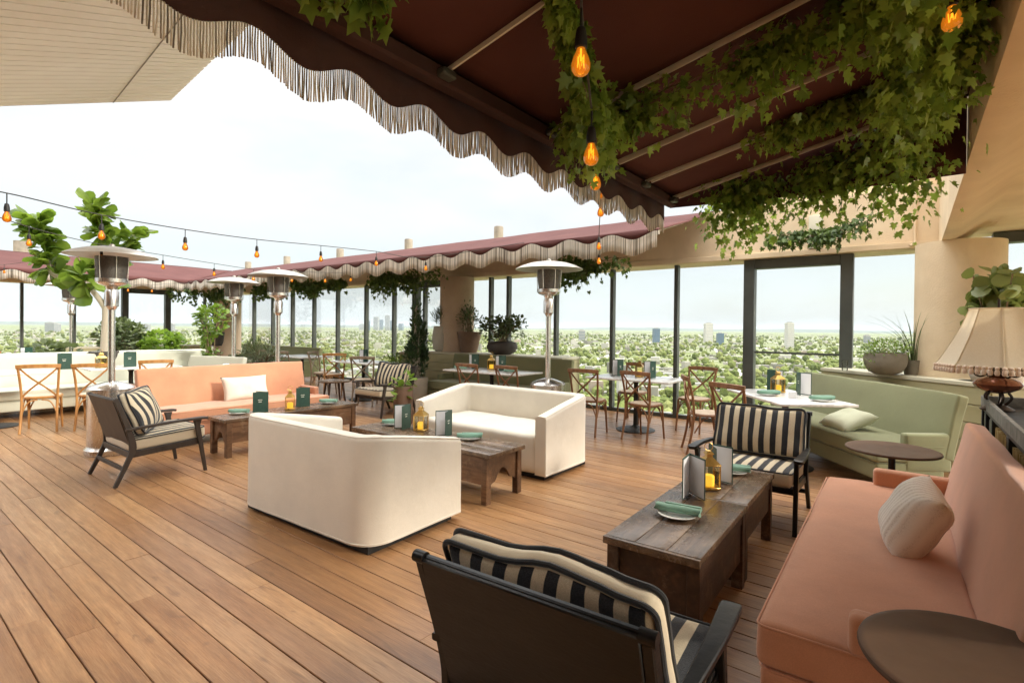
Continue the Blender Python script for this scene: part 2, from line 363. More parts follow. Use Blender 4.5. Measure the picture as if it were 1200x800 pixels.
def softbox(bm, c, s, r, rot=None, crown=(0, 0, 0), wr=0., seed=0, gus=None, n=7):
    """upholstered block: rounded edges, puffed faces, slight wrinkles. gus = thin axis: other faces get material 1"""
    h = [x / 2 for x in s]; r = min(r, *(x * .98 for x in h))
    def ax(i):
        H = h[i]; e = [-H, -H + .12 * r, -H + .32 * r, -H + .62 * r, -H + r]
        m = [(-H + r) + (2 * H - 2 * r) * k / n for k in range(1, n)] if H > r + 1e-4 else []
        return e + m + [-x for x in reversed(e)]
    A = [ax(i) for i in range(3)]; M = Matrix.Translation(c)
    if rot is not None: M = M @ rot
    cache = {}
    def vert(q):
        key = tuple(round(x, 6) for x in q)
        if key in cache: return cache[key]
        core = [max(-(h[i] - r), min(h[i] - r, q[i])) for i in range(3)]
        d = Vector([q[i] - core[i] for i in range(3)])
        p = Vector(core) + (d.normalized() * r if d.length > 1e-9 else d)
        u = [q[i] / h[i] for i in range(3)]
        for i in range(3):
            if crown[i]:
                a, b = [j for j in range(3) if j != i]
                p[i] += crown[i] * (1 - u[a] ** 2) * (1 - u[b] ** 2) * u[i]
        if wr:
            o = Vector((seed * 3.7, seed * 1.3, seed))
            p += Vector((noise.noise(p * 5 + o), noise.noise(p * 5 + o + Vector((9, 0, 0))), noise.noise(p * 5 + o + Vector((0, 9, 0))))) * wr
        v = bm.verts.new(M @ p); cache[key] = v; return v
    for i in range(3):
        a, b = [j for j in range(3) if j != i]
        for sg in (-1, 1):
            for ia in range(len(A[a]) - 1):
                for ib in range(len(A[b]) - 1):
                    q = []
                    for da, db in ((0, 0), (1, 0), (1, 1), (0, 1)):
                        v = [0, 0, 0]; v[i] = sg * h[i]; v[a] = A[a][ia + da]; v[b] = A[b][ib + db]; q.append(vert(v))
                    if len(set(q)) == 4:
                        try: f = bm.faces.new(q); f.material_index = 1 if (gus is not None and i != gus) else 0
                        except ValueError: pass
def rrect(w, h, r, n=5):
    P = []
    for cx, cy, a0 in ((w / 2 - r, h / 2 - r, 0), (-w / 2 + r, h / 2 - r, 90), (-w / 2 + r, -h / 2 + r, 180), (w / 2 - r, -h / 2 + r, 270)):
        for k in range(n + 1):
            a = R_(a0 + 90 * k / n); P.append((cx + r * math.cos(a), cy + r * math.sin(a)))
    return P
def pillow_bm(w, h, th, seed=0, n=18):
    bm = new(); top = {}
    rnd = random.Random(seed)
    for sg in (1, -1):
        for i in range(n + 1):
            for j in range(n + 1):
                u = -1 + 2 * i / n; v = -1 + 2 * j / n
                e = (1 - u ** 4) * (1 - v ** 4); z = sg * th / 2 * max(e, 0) ** .55
                x = u * w / 2 * (1 - .07 * (1 - v * v)); y = v * h / 2 * (1 - .07 * (1 - u * u))
                if abs(u) < 1 and abs(v) < 1: z += sg * .012 * noise.noise(Vector((x * 9 + seed, y * 9, sg * 3)))
                edge = abs(u) == 1 or abs(v) == 1
                if edge and sg == -1: top[(i, j, -1)] = top[(i, j, 1)]
                else: top[(i, j, sg)] = bm.verts.new((x, y, z))
        for i in range(n):
            for j in range(n):
                bm.faces.new([top[(i + a, j + b, sg)] for a, b in ((0, 0), (1, 0), (1, 1), (0, 1))])
    return bm

# leaves ------------------------------------------------------------
IVY = ([(0, 0), (.26, -.14), (.52, .06), (.30, .26), (.50, .56), (.20, .56), (0, 1), (-.20, .56), (-.50, .56), (-.30, .26), (-.52, .06), (-.26, -.14)], (0, .3))
FIG = ([(0, 0), (.20, .10), (.25, .30), (.40, .58), (.36, .86), (.12, 1.0), (-.12, 1.0), (-.36, .86), (-.40, .58), (-.25, .30), (-.20, .10)], (0, .55))
OVAL = ([(0, 0), (.2, .3), (.2, .65), (0, 1), (-.2, .65), (-.2, .3)], (0, .5))
ROUND = ([(0, 0), (.33, .12), (.48, .45), (.40, .8), (.12, 1), (-.12, 1), (-.40, .8), (-.48, .45), (-.33, .12)], (0, .5))
BLADE = ([(0, 0), (.06, .3), (.05, .7), (0, 1), (-.05, .7), (-.06, .3)], (0, .5))
def leaf(raw, p, tip, nrm, size, shape, cup=.18, mi=0):
    t = Vector(tip).normalized(); nr = Vector(nrm); nr = nr - t * nr.dot(t)
    if nr.length < 1e-4: nr = t.orthogonal()
    nr.normalize(); s = t.cross(nr); p = Vector(p)
    out, cen = shape
    vs = [p + (s * x + t * y - nr * (cup * (abs(x) * 1.3 + .6 * y * y))) * size for x, y in out]
    vs.append(p + (s * cen[0] + t * cen[1]) * size); k = len(out)
    raw.add([tuple(v) for v in vs], [(i, (i + 1) % k, k) for i in range(k)], mi)
def rv(rnd): 
    while True:
        v = Vector((rnd.uniform(-1, 1), rnd.uniform(-1, 1), rnd.uniform(-1, 1)))
        if .05 < v.length < 1: return v
# ------------------------------------------------------------------ furniture makers (front = local +Y)
def make_loveseat(label, W, D=.88, Hb=.745, Hf=.61, group=None):
    t = thing('loveseat', label, 'sofa', group=group)
    r, th = .19, .125
    path = []
    for k in range(7): path.append((W / 2, D / 2 - (D - r) * k / 6, 1, 0))
    for k in range(1, 9):
        a = R_(-90 * k / 8); path.append((W / 2 - r + r * math.cos(a), -D / 2 + r + r * math.sin(a), math.cos(a), math.sin(a)))
    n = 10
    for k in range(1, n): path.append((W / 2 - r - (W - 2 * r) * k / n, -D / 2, 0, -1))
    m = [(-x, y, -nx, ny) for x, y, nx, ny in reversed(path[:15])]
    path = path[:15] + path[15:] + m
    rings = []
    for i, (x, y, nx, ny) in enumerate(path):
        u = min(max((y + D / 2 - .10) / (D - .10), 0), 1); h = Hb + (Hf - Hb) * u ** 1.1
        rr = .035; sec = [(0, .05), (0, .15), (0, .25), (0, .36), (0, .47), (0, h - rr)]
        for k in range(1, 4): a = R_(90 * k / 4); sec.append((rr - rr * math.cos(a), h - rr + rr * math.sin(a)))
        sec += [(rr, h), (th - rr, h)]
        for k in range(1, 4): a = R_(90 * k / 4); sec.append((th - rr + rr * math.sin(a), h - rr + rr * math.cos(a)))
        sec += [(th, h - rr), (th, .47), (th, .25), (th, .05)]
        rings.append([(x - nx * (o + wq), y - ny * (o + wq), z) for o, z in sec for wq in (.005 * noise.noise(Vector((x * 2.2, y * 2.2, z * 1.5 + W))) + .0025 * noise.noise(Vector((x * 9, y * 9, z * 4))),)])
    bm = new(); loft(bm, rings)
    obj('shell', bm, 'white', t, ang=50)
    bm = new(); softbox(bm, (0, th / 2 + .0, .235), (W - 2 * th - .004, D - th - .006, .37), .045, crown=(0, .006, .020), wr=.009, seed=W, n=12)
    obj('seat_cushion', bm, 'white', t, ang=60)
    bm = new()
    tube(bm, [(x - nx * .012, y - ny * .012, Hb + (Hf - Hb) * min(max((y + D / 2 - .10) / (D - .10), 0), 1) ** 1.1 - .006) for x, y, nx, ny in path], .0042, 6)
    tube(bm, [(x - nx * -.001, y - ny * -.001, .062) for x, y, nx, ny in path], .0035, 6)
    for s in (-1, 1): tube(bm, [(s * (W / 2 - th * .5 + .055), D / 2 + .001, z) for z in (.06, .3, Hf - .03)], .0035, 6)
    obj('welt', bm, 'white', t)
    bm = new(); box(bm, (0, 0, .026), (W - .10, D - .10, .05)); obj('plinth', bm, 'iron', t)
    return t

def make_banquette(label, L, m, arms=(1, 1), legs='oak', group=None, backh=.88, D=.73):
    t = thing('banquette_sofa', label, 'sofa', group=group)
    f = D / 2; bb = f - .63; L2 = L / 2
    bm = new(); softbox(bm, (0, (f + bb) / 2 + .0, .352), (L, f - bb, .155), .03, crown=(0, .004, .016), wr=.010, seed=L, n=14)
    obj('seat_cushion', bm, m, t, ang=60)
    bm = new(); softbox(bm, (0, (f + bb) / 2 - .006, .195), (L - .012, f - bb - .012, .155), .022, wr=.003, seed=L + 2, n=9)
    obj('seat_base', bm, m, t, ang=60)
    bm = new(); ang = math.atan2(.11, .5)
    softbox(bm, (0, bb - .105 + .015, (.30 + backh) / 2), (L, .10, backh - .27), .022, Matrix.Rotation(ang, 4, 'X'), crown=(0, .014, .004), wr=.009, seed=L + 5, n=14)
    obj('backrest', bm, m, t, ang=60)
    bm = new()
    for zz, e in ((.432, 0), (.282, -.009)):
        pts = [(x, y, zz - .012) for x, y in ((-L2 + .0, f + .001), (L2, f + .001))]
        z_ = zz - .014; rc = .028; pp = [(-L2 - e, bb + .02, z_)]
        for k in range(6): a = PI - PI / 2 * k / 5; pp.append((-L2 - e + rc + rc * math.cos(a), f + e - rc + rc * math.sin(a), z_))
        pp += [(x, f + e, z_) for x in np.linspace(-L2 + .2, L2 - .2, 8)]
        for k in range(6): a = PI / 2 - PI / 2 * k / 5; pp.append((L2 + e - rc + rc * math.cos(a), f + e - rc + rc * math.sin(a), z_))
        pp.append((L2 + e, bb + .02, z_)); tube(bm, pp, .0042, 6)
    obj('piping', bm, m, t)
    for s, on in zip((-1, 1), arms):
        if not on: continue
        bm = new(); ay0, ay1 = bb - .06, f - .27
        softbox(bm, (s * (L2 - .045), (ay0 + ay1) / 2, .365), (.085, ay1 - ay0, .345), .026, crown=(.004, 0, 0), wr=.002, seed=s)
        a = obj('armrest', bm, m, t, ang=60)
    for sx in (-1, 1):
        for y in (f - .09, bb - .02):
            bm = new(); bar(bm, [(sx * (L2 - .12), y, 0), (sx * (L2 - .12), y, .125)], [.032, .045], [.032, .045]); obj('leg', bm, legs, t)
    return t

def make_armchair(label, wood, group, seed=1, twist=0):
    t = thing('lounge_armchair', label, 'armchair', group=group)
    for s in (-1, 1):
        bm = new()
        bar(bm, smooth_pts([(s * .350, -.40, 0), (s * .345, -.30, .22), (s * .342, -.265, .33), (s * .342, -.30, .50), (s * .345, -.395, .775)], 5),
            [.03, .032, .034, .036, .038, .04, .042, .046, .05, .054, .056, .055, .052, .05, .048, .046, .044, .042, .04, .038, .034], .030, ref=(0, 1, 0))
        obj('rear_leg', bm, wood, t)
        bm = new(); bar(bm, [(s * .352, .345, 0), (s * .35, .305, .25), (s * .348, .27, .46), (s * .35, .27, .512)], [.026, .036, .046, .075], .030, ref=(0, 1, 0))
        obj('front_leg', bm, wood, t)
        bm = new()
        bar(bm, smooth_pts([(s * .348, -.325, .495), (s * .362, -.12, .512), (s * .372, .10, .526), (s * .370, .30, .529), (s * .366, .352, .522)], 5), [.035, .036, .037, .038, .04, .042, .044, .047, .05, .053, .056, .059, .062, .064, .066, .068, .069, .068, .064, .056, .04], .024, ref=(1, 0, 0), ch=.35)
        obj('armrest', bm, wood, t)
    bm = new()
    for s in (-1, 1): bar(bm, [(s * .332, -.29, .265), (s * .332, .285, .30)], .024, .055)
    bar(bm, [(-.335, .28, .298), (.335, .28, .298)], .055, .024, ref=(0, 0, 1)); bar(bm, [(-.335, -.285, .27), (.335, -.285, .27)], .055, .024, ref=(0, 0, 1))
    bar(bm, [(-.345, -.335, .15), (.345, -.335, .15)], .035, .02, ref=(0, 0, 1))
    obj('seat_frame', bm, wood, t)
    bm = new(); rot = Matrix.Rotation(R_(17), 4, 'X')
    box(bm, (0, -.338, .545), (.660, .016, .48), .004, 1, rot); obj('back_panel', bm, wood, t)
    bm = new()
    for s in (-1, 1): tube(bm, [(s * .325, -.398, .772), (s * .366, -.398, .772)], .018, 12)
    bar(bm, [(-.33, -.394, .772), (.33, -.394, .772)], .020, .020, ref=(0, 0, 1), ch=.4); obj('top_rail', bm, wood, t)
    rot = Matrix.Rotation(R_(3.5), 4, 'X')
    bm = new(); softbox(bm, (0, .035, .362), (.655, .64, .115), .032, rot, (.0, .008, .02), .008, 1, gus=2)
    c = obj('seat_cushion', bm, 'stripe', t, ang=70, mats=['stripe', 'gusset'])
    bm = new()
    for zz in (.05, -.05): tube(bm, [rot @ Vector((x, y, zz)) + Vector((0, .035, .362)) for x, y in rrect(.658, .642, .035)], .0055, 6, closed=True)
    obj('piping', bm, 'piping', c)
    # loose, slumped back cushion
    rot = Matrix.Rotation(R_(twist), 4, 'Z') @ Matrix.Rotation(R_(19), 4, 'X'); cc = Vector((0, -.212 + abs(twist) * .0042, .628)); W, T, H = .668, .082, .405
    def warp(p):
        u = p.x / (W / 2); v = (p.z + H / 2) / H
        dz = -.022 * v * (1 - u * u) * (1 if seed % 2 else .55) + .005 * v * math.sin(u * 4 + seed) + .007 * noise.noise(Vector((p.x * 7, p.z * 6, seed * 3.)))
        dy = .016 * noise.noise(Vector((p.x * 6 + seed, p.y * 3, p.z * 6))) + .018 * v * math.sin(u * 3.3 + seed)
        return cc + rot @ (p + Vector((.010 * noise.noise(Vector((p.x * 5, p.z * 5, 9. + seed))), dy, dz)))
    bm = new(); softbox(bm, (0, 0, 0), (W, T, H), .040, None, (.012, .046, .012), .008, 2, gus=1, n=11)
    for v in bm.verts: v.co = warp(v.co)
    c = obj('back_cushion', bm, 'stripe', t, ang=80, mats=['stripe', 'gusset'])
    bm = new()
    for yy in (T / 2 - .012, -T / 2 + .012):
        P = rrect(W + .004, H + .004, .048, 7); Q = []
        for k in range(len(P)):
            a, b = Vector(P[k]), Vector(P[(k + 1) % len(P)]); n = max(1, int((b - a).length / .05))
            Q += [a.lerp(b, q / n) for q in range(n)]
        tube(bm, [warp(Vector((q.x, yy, q.y))) for q in Q], .0085, 8, closed=True)
    obj('piping', bm, 'piping', c)
    return t

def make_rustic(label, L, Wd, H, group, m='rustic_x', top='rustic_top', skirt=.135, plain=0):
    """long axis = local X"""
    t = thing('rustic_table', label, 'coffee table', group=group)
    bm = new(); x0 = -L / 2; k = 3; w = Wd / k
    for i in range(k): box(bm, (0, -Wd / 2 + w * (i + .5), H - .0175), (L, w - .0015, .035), .004, 2)
    for s in (-1, 1): box(bm, (s * (L / 2 + .0142), 0, H - .0185), (.026, Wd + .004, .036), .004, 2)
    obj('tabletop', bm, top, t)
    lx, ly = L / 2 - .035, Wd / 2 - .035
    for sx in (-1, 1):
        for sy in (-1, 1):
            bm = new(); bar(bm, [(sx * lx, sy * ly, 0), (sx * lx, sy * ly, H - .037)], .058, .058, ch=.08); obj('leg', bm, m, t)
        # end panel with a carved ogee edge
        y1 = ly - .030; prof = []
        for q in range(25):
            u = -1 + 2 * q / 24; z = skirt + (.10 if abs(u) < .55 else 0) * (1 - (abs(u) / .55) ** 2) + (.03 * math.cos((abs(u) - .55) / .45 * PI / 2) if abs(u) >= .55 else .03 * 0 + .03)
            prof.append((u * y1, .03 if plain else z))
        bm = new()
        for xx in (sx * (lx + .006), sx * (lx - .016)): pass
        A = [bm.verts.new((sx * (lx + .008), y, z)) for y, z in prof] ; B = [bm.verts.new((sx * (lx + .008), y, H - .038)) for y, z in prof]
        A2 = [bm.verts.new((sx * (lx - .014), y, z)) for y, z in prof]; B2 = [bm.verts.new((sx * (lx - .014), y, H - .038)) for y, z in prof]
        for q in range(24):
            for a, b, c, d in ((A[q], A[q + 1], B[q + 1], B[q]), (A2[q], A2[q + 1], B2[q + 1], B2[q]), (A[q], A[q + 1], A2[q + 1], A2[q])): bm.faces.new((a, b, c, d))
        obj('end_panel', bm, m, t)
    for sy in (-1, 1):
        bm = new(); y = sy * (ly + .008)
        box(bm, (0, y, (skirt + .02 + H - .038) / 2), (2 * lx - .06, .02, H - .038 - skirt - .02), .002, 1)
        box(bm, (0, y + sy * .012, H - .065), (2 * lx - .062, .006, .05), .002, 1)
        obj('side_panel', bm, m, t)
    return t

def make_bistro_chair(wood, label, group):
    t = thing('bistro_chair', label, 'chair', group=group)
    bm = new(); pr = rrect(.41, .40, .15, 6)
    loft(bm, [[(x * k, y * k + .01, z) for x, y in pr] for k, z in ((.93, .44), (1, .447), (1, .462), (.96, .472))]); obj('seat_rim', bm, wood, t)
    bm = new(); loft(bm, [[(x * k, y * k + .01, z) for x, y in pr] for k, z in ((.90, .4725), (.88, .476), (.5, .470), (.05, .467))]); obj('seat', bm, 'rush', t)
    P = {}
    for s in (-1, 1):
        bm = new(); pts = smooth_pts([(s * .185, -.255, 0), (s * .178, -.205, .22), (s * .178, -.18, .45), (s * .19, -.195, .66), (s * .205, -.245, .865)], 5)
        tube(bm, pts, .0145, 10); obj('rear_leg', bm, wood, t); P[s] = pts
        bm = new(); tube(bm, smooth_pts([(s * .175, .20, 0), (s * .17, .175, .22), (s * .165, .155, .445)], 4), [.012, .0125, .013, .0135, .014, .0145, .015, .0155, .016], 10); obj('front_leg', bm, wood, t)
    bm = new()
    bar(bm, smooth_pts([(-.222, -.245, .872), (-.13, -.272, .878), (0, -.282, .88), (.13, -.272, .878), (.222, -.245, .872)], 5), .052, .024, ref=(0, 0, 1), ch=.4); obj('top_rail', bm, wood, t)
    for s in (-1, 1):
        bm = new(); bar(bm, smooth_pts([(-s * .186, -.232, .845), (-s * .08, -.25, .73), (s * .0, -.243 + s * .006, .655), (s * .10, -.215, .56), (s * .172, -.185, .475)], 4), .022, .010, ref=(1, 0, .5), ch=.3); obj('cross_slat', bm, wood, t)
    bm = new()
    for a, b, c in (((-.178, -.2, .25), (-.11, -.195, .40), (-.02, -.185, .43)), ((.178, -.2, .25), (.11, -.195, .40), (.02, -.185, .43)),
                    ((-.172, .17, .24), (-.11, .165, .39), (-.03, .16, .43)), ((.172, .17, .24), (.11, .165, .39), (.03, .16, .43)),
                    ((-.176, -.17, .25), (-.172, -.08, .40), (-.17, -.02, .43)), ((.176, -.17, .25), (.172, -.08, .40), (.17, -.02, .43)),
                    ((-.172, .15, .24), (-.172, .08, .40), (-.17, .03, .43)), ((.172, .15, .24), (.172, .08, .40), (.17, .03, .43))):
        tube(bm, smooth_pts([a, b, c], 5), .0085, 8)
    obj('bow_brace', bm, wood, t)
    return t

def make_bistro_table(label, L, Wd, group, leaf=0):
    t = thing('marble_table', label, 'table', group=group)
    bm = new(); box(bm, (0, 0, .738), (L, Wd, .025), .005, 2); obj('tabletop', bm, 'marble', t)
    bm = new(); lathe(bm, [(.035, .03), (.032, .3), (.032, .66), (.05, .70), (.11, .722)], 20); obj('pedestal', bm, 'iron', t)
    bm = new(); lathe(bm, [(.27, .0), (.275, .008), (.26, .016), (.12, .032), (.06, .05), (.036, .075)], 32); obj('base_plate', bm, 'iron', t)
    return t

def make_heater(label, group):
    t = thing('patio_heater', label, 'patio heater', group=group)
    bm = new(); lathe(bm, [(.235, .0), (.245, .02), (.245, .06), (.225, .085), (.222, .09)], 36); obj('foot', bm, 'steel', t)
    bm = new(); lathe(bm, [(.215, .09), (.222, .12), (.222, .70), (.226, .705), (.226, .725), (.20, .75), (.10, .785), (.045, .80)], 36)
    d = obj('tank_housing', bm, 'steel', t)
    bm = new(); tube(bm, [(0, -.2225, .42), (0, -.236, .42)], .035, 16); obj('vent_plate', bm, 'iron', d)
    bm = new(); lathe(bm, [(.034, .80), (.034, 1.62)], 24); obj('pole', bm, 'steel', t)
    bm = new(); lathe(bm, [(.036, 1.60), (.05, 1.63), (.066, 1.64), (.066, 1.80), (.052, 1.83), (.06, 1.86), (.13, 1.885), (.14, 1.90)], 30); obj('burner_neck', bm, 'steel', t)
    bm = new(); lathe(bm, [(.138, 1.90), (.152, 1.905), (.152, 1.945), (.142, 1.95)], 30); obj('control_ring', bm, 'steel', t)
    bm = new(); lathe(bm, [(.13, 1.95), (.145, 2.06), (.15, 2.19)], 30); obj('burner_screen', bm, 'mesh', t)
    bm = new()
    for k in range(6):
        a = k * PI / 3; tube(bm, [(.146 * math.cos(a), .146 * math.sin(a), 1.94), (.158 * math.cos(a), .158 * math.sin(a), 2.20)], .005, 6)
    obj('guard_rod', bm, 'steel', t)
    bm = new(); lathe(bm, [(.02, 2.305), (.12, 2.298), (.25, 2.276), (.36, 2.24), (.43, 2.205), (.436, 2.197), (.428, 2.199), (.35, 2.228), (.24, 2.262), (.12, 2.284), (.02, 2.29)], 44); obj('reflector', bm, 'alu', t)
    bm = new(); lathe(bm, [(.028, 2.30), (.028, 2.325), (.012, 2.335)], 14); obj('top_knob', bm, 'alu', t)
    return t

def make_lantern(label, group, H=.26):
    t = thing('brass_lantern', label, 'lantern', group=group)
    w = .052; z1 = H * .58
    bm = new(); box(bm, (0, 0, .008), (2 * w + .012, 2 * w + .012, .016), .003, 1); box(bm, (0, 0, z1), (2 * w + .012, 2 * w + .012, .008), .002, 1)
    for sx in (-1, 1):
        for sy in (-1, 1): box(bm, (sx * w, sy * w, z1 / 2), (.007, .007, z1 - .01))
    obj('frame', bm, 'brass', t)
    bm = new(); loft(bm, [[(x * k, y * k, z1 + dz) for x, y in ((-1, -1), (1, -1), (1, 1), (-1, 1))] for k, dz in ((w + .004, .005), (w * .62, .032), (w * .36, .046), (w * .36, .062), (w * .5, .064), (w * .28, .080), (.006, .086))]); obj('roof', bm, 'brass', t)
    bm = new(); tube(bm, [(.026 * math.sin(a), .004, z1 + .108 + .026 * -math.cos(a)) for a in [2 * PI * k / 16 for k in range(16)]], .0025, 6, closed=True); obj('handle', bm, 'brass', t)
    bm = new()
    for s in (-1, 1): box(bm, (s * w, 0, z1 / 2), (.002, 2 * w - .008, z1 - .026)); box(bm, (0, s * w, z1 / 2), (2 * w - .008, .002, z1 - .026))
    obj('glass_pane', bm, 'lglass', t)
    bm = new(); lathe(bm, [(.034, .017), (.035, .02), (.035, .075), (.030, .082), (.004, .080)], 20); obj('candle', bm, 'candle', t)
    return t

def make_menu(label, group, open_=34):
    t = thing('menu_folder', label, 'menu', group=group)
    for s in (-1, 1):
        a = R_(90 - s * open_ / 2) ; d = Vector((math.cos(a + 0), math.sin(a), 0))
        d = Vector((math.sin(R_(s * open_ / 2)), -math.cos(R_(open_ / 2)), 0))
        rot = Matrix.Rotation(math.atan2(d.y, d.x), 4, 'Z')
        bm = new(); box(bm, d * .083 + Vector((0, 0, .122)), (.160, .004, .240), .001, 1, rot); c = obj('cover', bm, 'menu', t)
        nrm = Vector((-d.y, d.x, 0)) * s          # outward side
        bm = new(); box(bm, d * .085 + nrm * .0028 + Vector((0, 0, .128)), (.034, .0012, .009), 0, 1, rot)
        for k in range(5): box(bm, d * (.066 + .0095 * k) + nrm * .0028 + Vector((0, 0, .150)), (.006, .0012, .012 if k % 2 else .009), 0, 1, rot)
        obj('cover_mark', bm, 'logo', c)
        bm = new(); box(bm, d * .084 - nrm * .0034 + Vector((0, 0, .121)), (.146, .0022, .222), 0, 1, rot); obj('page', bm, 'paper', t)
    bm = new(); tube(bm, [(0, 0, .002), (0, 0, .242)], .0045, 8); obj('spine', bm, 'menu', t)
    return t

def make_plate(label, group, rz=0):
    t = thing('side_plate', label, 'plate', group=group)
    bm = new(); lathe(bm, [(.045, .0), (.055, .003), (.085, .010), (.099, .017), (.100, .020), (.095, .0195), (.075, .012), (.05, .008), (.01, .0075)], 40)
    obj('dish', bm, 'plate', t)
    return t
def make_napkin(label, group):
    bm = new(); N = 13; rings = []
    for i in range(N):
        x = -.115 + .23 * i / (N - 1); k = 1 - .18 * abs(x / .115) ** 3
        ring = []
        for q in range(22):
            a = 2 * PI * q / 22; rr = 1 + .10 * noise.noise(Vector((x * 22, math.cos(a) * 1.5, math.sin(a) * 1.5)))
            y = .036 * math.cos(a) * k * rr; z = .021 * math.sin(a) * rr + .021
            if q in (4, 5): z -= .006
            ring.append((x + .004 * math.sin(a * 3), y + .006 * math.sin(x * 20), z))
        rings.append(ring)
    loft(bm, rings)
    o = obj('folded_napkin', bm, 'napkin', None, ang=60)
    bm2 = new()
    for k in (-1, 1): pass
    box(bm2, (.02, .028, .036), (.19, .022, .010), .004, 2, Matrix.Rotation(.05, 4, 'Z'))
    obj('fold', bm2, 'napkin', o)
    tag(o, label, 'napkin', group); return o

def make_round_table(label, r, h, top, edge, group=None):
    t = thing('round_side_table', label, 'side table', group=group)
    bm = new(); lathe(bm, [(.02, h - .022), (r - .02, h - .022), (r - .004, h - .018), (r, h - .010), (r - .003, h - .003), (r - .012, h), (r - .022, h - .0015), (.02, h - .0015)], 56); obj('tabletop', bm, top, t)
    bm = new(); lathe(bm, [(.17, 0), (.175, .012), (.16, .02), (.03, .04), (.022, .07), (.022, h - .06), (.06, h - .022)], 28); obj('pedestal', bm, edge, t)
    return t
def make_stool_table(label):
    t = thing('three_legged_table', label, 'side table')
    bm = new(); lathe(bm, [(.02, .475), (.26, .475), (.275, .482), (.275, .495), (.26, .5), (.02, .5)], 40); obj('tabletop', bm, 'rustic_top', t)
    for k in range(4):
        a = .5 + k * PI / 2; bm = new(); tube(bm, [(.23 * math.cos(a), .23 * math.sin(a), 0), (.15 * math.cos(a), .15 * math.sin(a), .476)], [.013, .02], 10); obj('leg', bm, 'rustic_dark', t)
    return t

# plants -------------------------------------------------------------
def pot(name, prof, m, parent, n=32):
    bm = new(); lathe(bm, prof, n); p = obj(name, bm, m, parent, ang=50); return p
def make_plant(name, label, loc, potprof, potm, soilz, soilr, crowns, leafm, stems=6, leafsize=(.03, .05), shape=OVAL, n=260, seed=1, group=None, up=.3, trunkm='stem', trunk_r=.008, cat='potted plant', droop=0):
    """crowns: list of (cx,cy,cz,rx,ry,rz)"""
    t = thing(name, label, cat, loc, group=group); rnd = random.Random(seed)
    p = pot('pot', potprof, potm, t)
    bm = new(); lathe(bm, [(.004, soilz + .006), (soilr * .6, soilz + .01), (soilr, soilz)], 20); obj('soil', bm, 'soil', p)
    bm = new(); raw = Raw(); tot = sum(c[3] * c[4] * c[5] for c in crowns) or 1
    for (cx, cy, cz, rx, ry, rz) in crowns:
        k = max(8, int(n * rx * ry * rz / tot)); ns = max(2, int(stems))
        tips = []
        for _ in range(ns):
            d = rv(rnd).normalized(); d.z = abs(d.z) * .8 + .0 if cz > soilz + rz else d.z
            tip = Vector((cx + d.x * rx * .8, cy + d.y * ry * .8, cz + d.z * rz * .8)); b = Vector((rnd.uniform(-1, 1) * soilr * .35, rnd.uniform(-1, 1) * soilr * .35, soilz))
            mid = b.lerp(tip, .5) + Vector((0, 0, .12 * (tip - b).length)); pts = smooth_pts([b, mid, tip], 5); tips.append(pts)
            tube(bm, pts, [trunk_r * (1 - .75 * i / (len(pts) - 1)) for i in range(len(pts))], 6)
        for i in range(k):
            if rnd.random() < .55:
                pts = rnd.choice(tips); q = pts[rnd.randrange(len(pts) // 2, len(pts))]; pos = q + rv(rnd) * min(rx, rz) * .38
            else:
                d = rv(rnd); d = d.normalized() * (d.length ** .45); pos = Vector((cx + d.x * rx, cy + d.y * ry, cz + d.z * rz))
            o = pos - Vector((cx, cy, cz)); o = Vector((o.x / rx, o.y / ry, o.z / rz))
            tip = (o * .8 + rv(rnd) * .8 + Vector((0, 0, up - droop)))
            leaf(raw, pos, tip, rv(rnd) * .6 + Vector((0, 0, 1)), rnd.uniform(*leafsize), shape)
    obj('stem', bm, trunkm, t); obj('leaves', raw, leafm, t, ang=180)
    return t
def make_grass(raw, rnd, n, r, h, z0, spread=.5, w=.012, cx=0, cy=0):
    for _ in range(n):
        a = rnd.uniform(0, 2 * PI); q = rnd.uniform(.1, 1); x = cx + r * q * math.cos(a); y = cy + r * q * math.sin(a)
        H = h * rnd.uniform(.6, 1.1); lean = spread * rnd.uniform(.2, 1.2); d = Vector((math.cos(a), math.sin(a), 0)); s = Vector((-d.y, d.x, 0)) * w
        P = []
        for k in range(6):
            u = k / 5; P.append(Vector((x, y, z0)) + d * lean * H * u * u + Vector((0, 0, H * (u - .25 * lean * u * u * u))))
        vs = []
        for k, p in enumerate(P): ww = (1 - k / 5) ** .7 * .5; vs += [tuple(p - s * ww), tuple(p + s * ww + Vector((0, 0, .001)))]
        raw.add(vs, [(2 * k, 2 * k + 1, 2 * k + 3, 2 * k + 2) for k in range(5)])
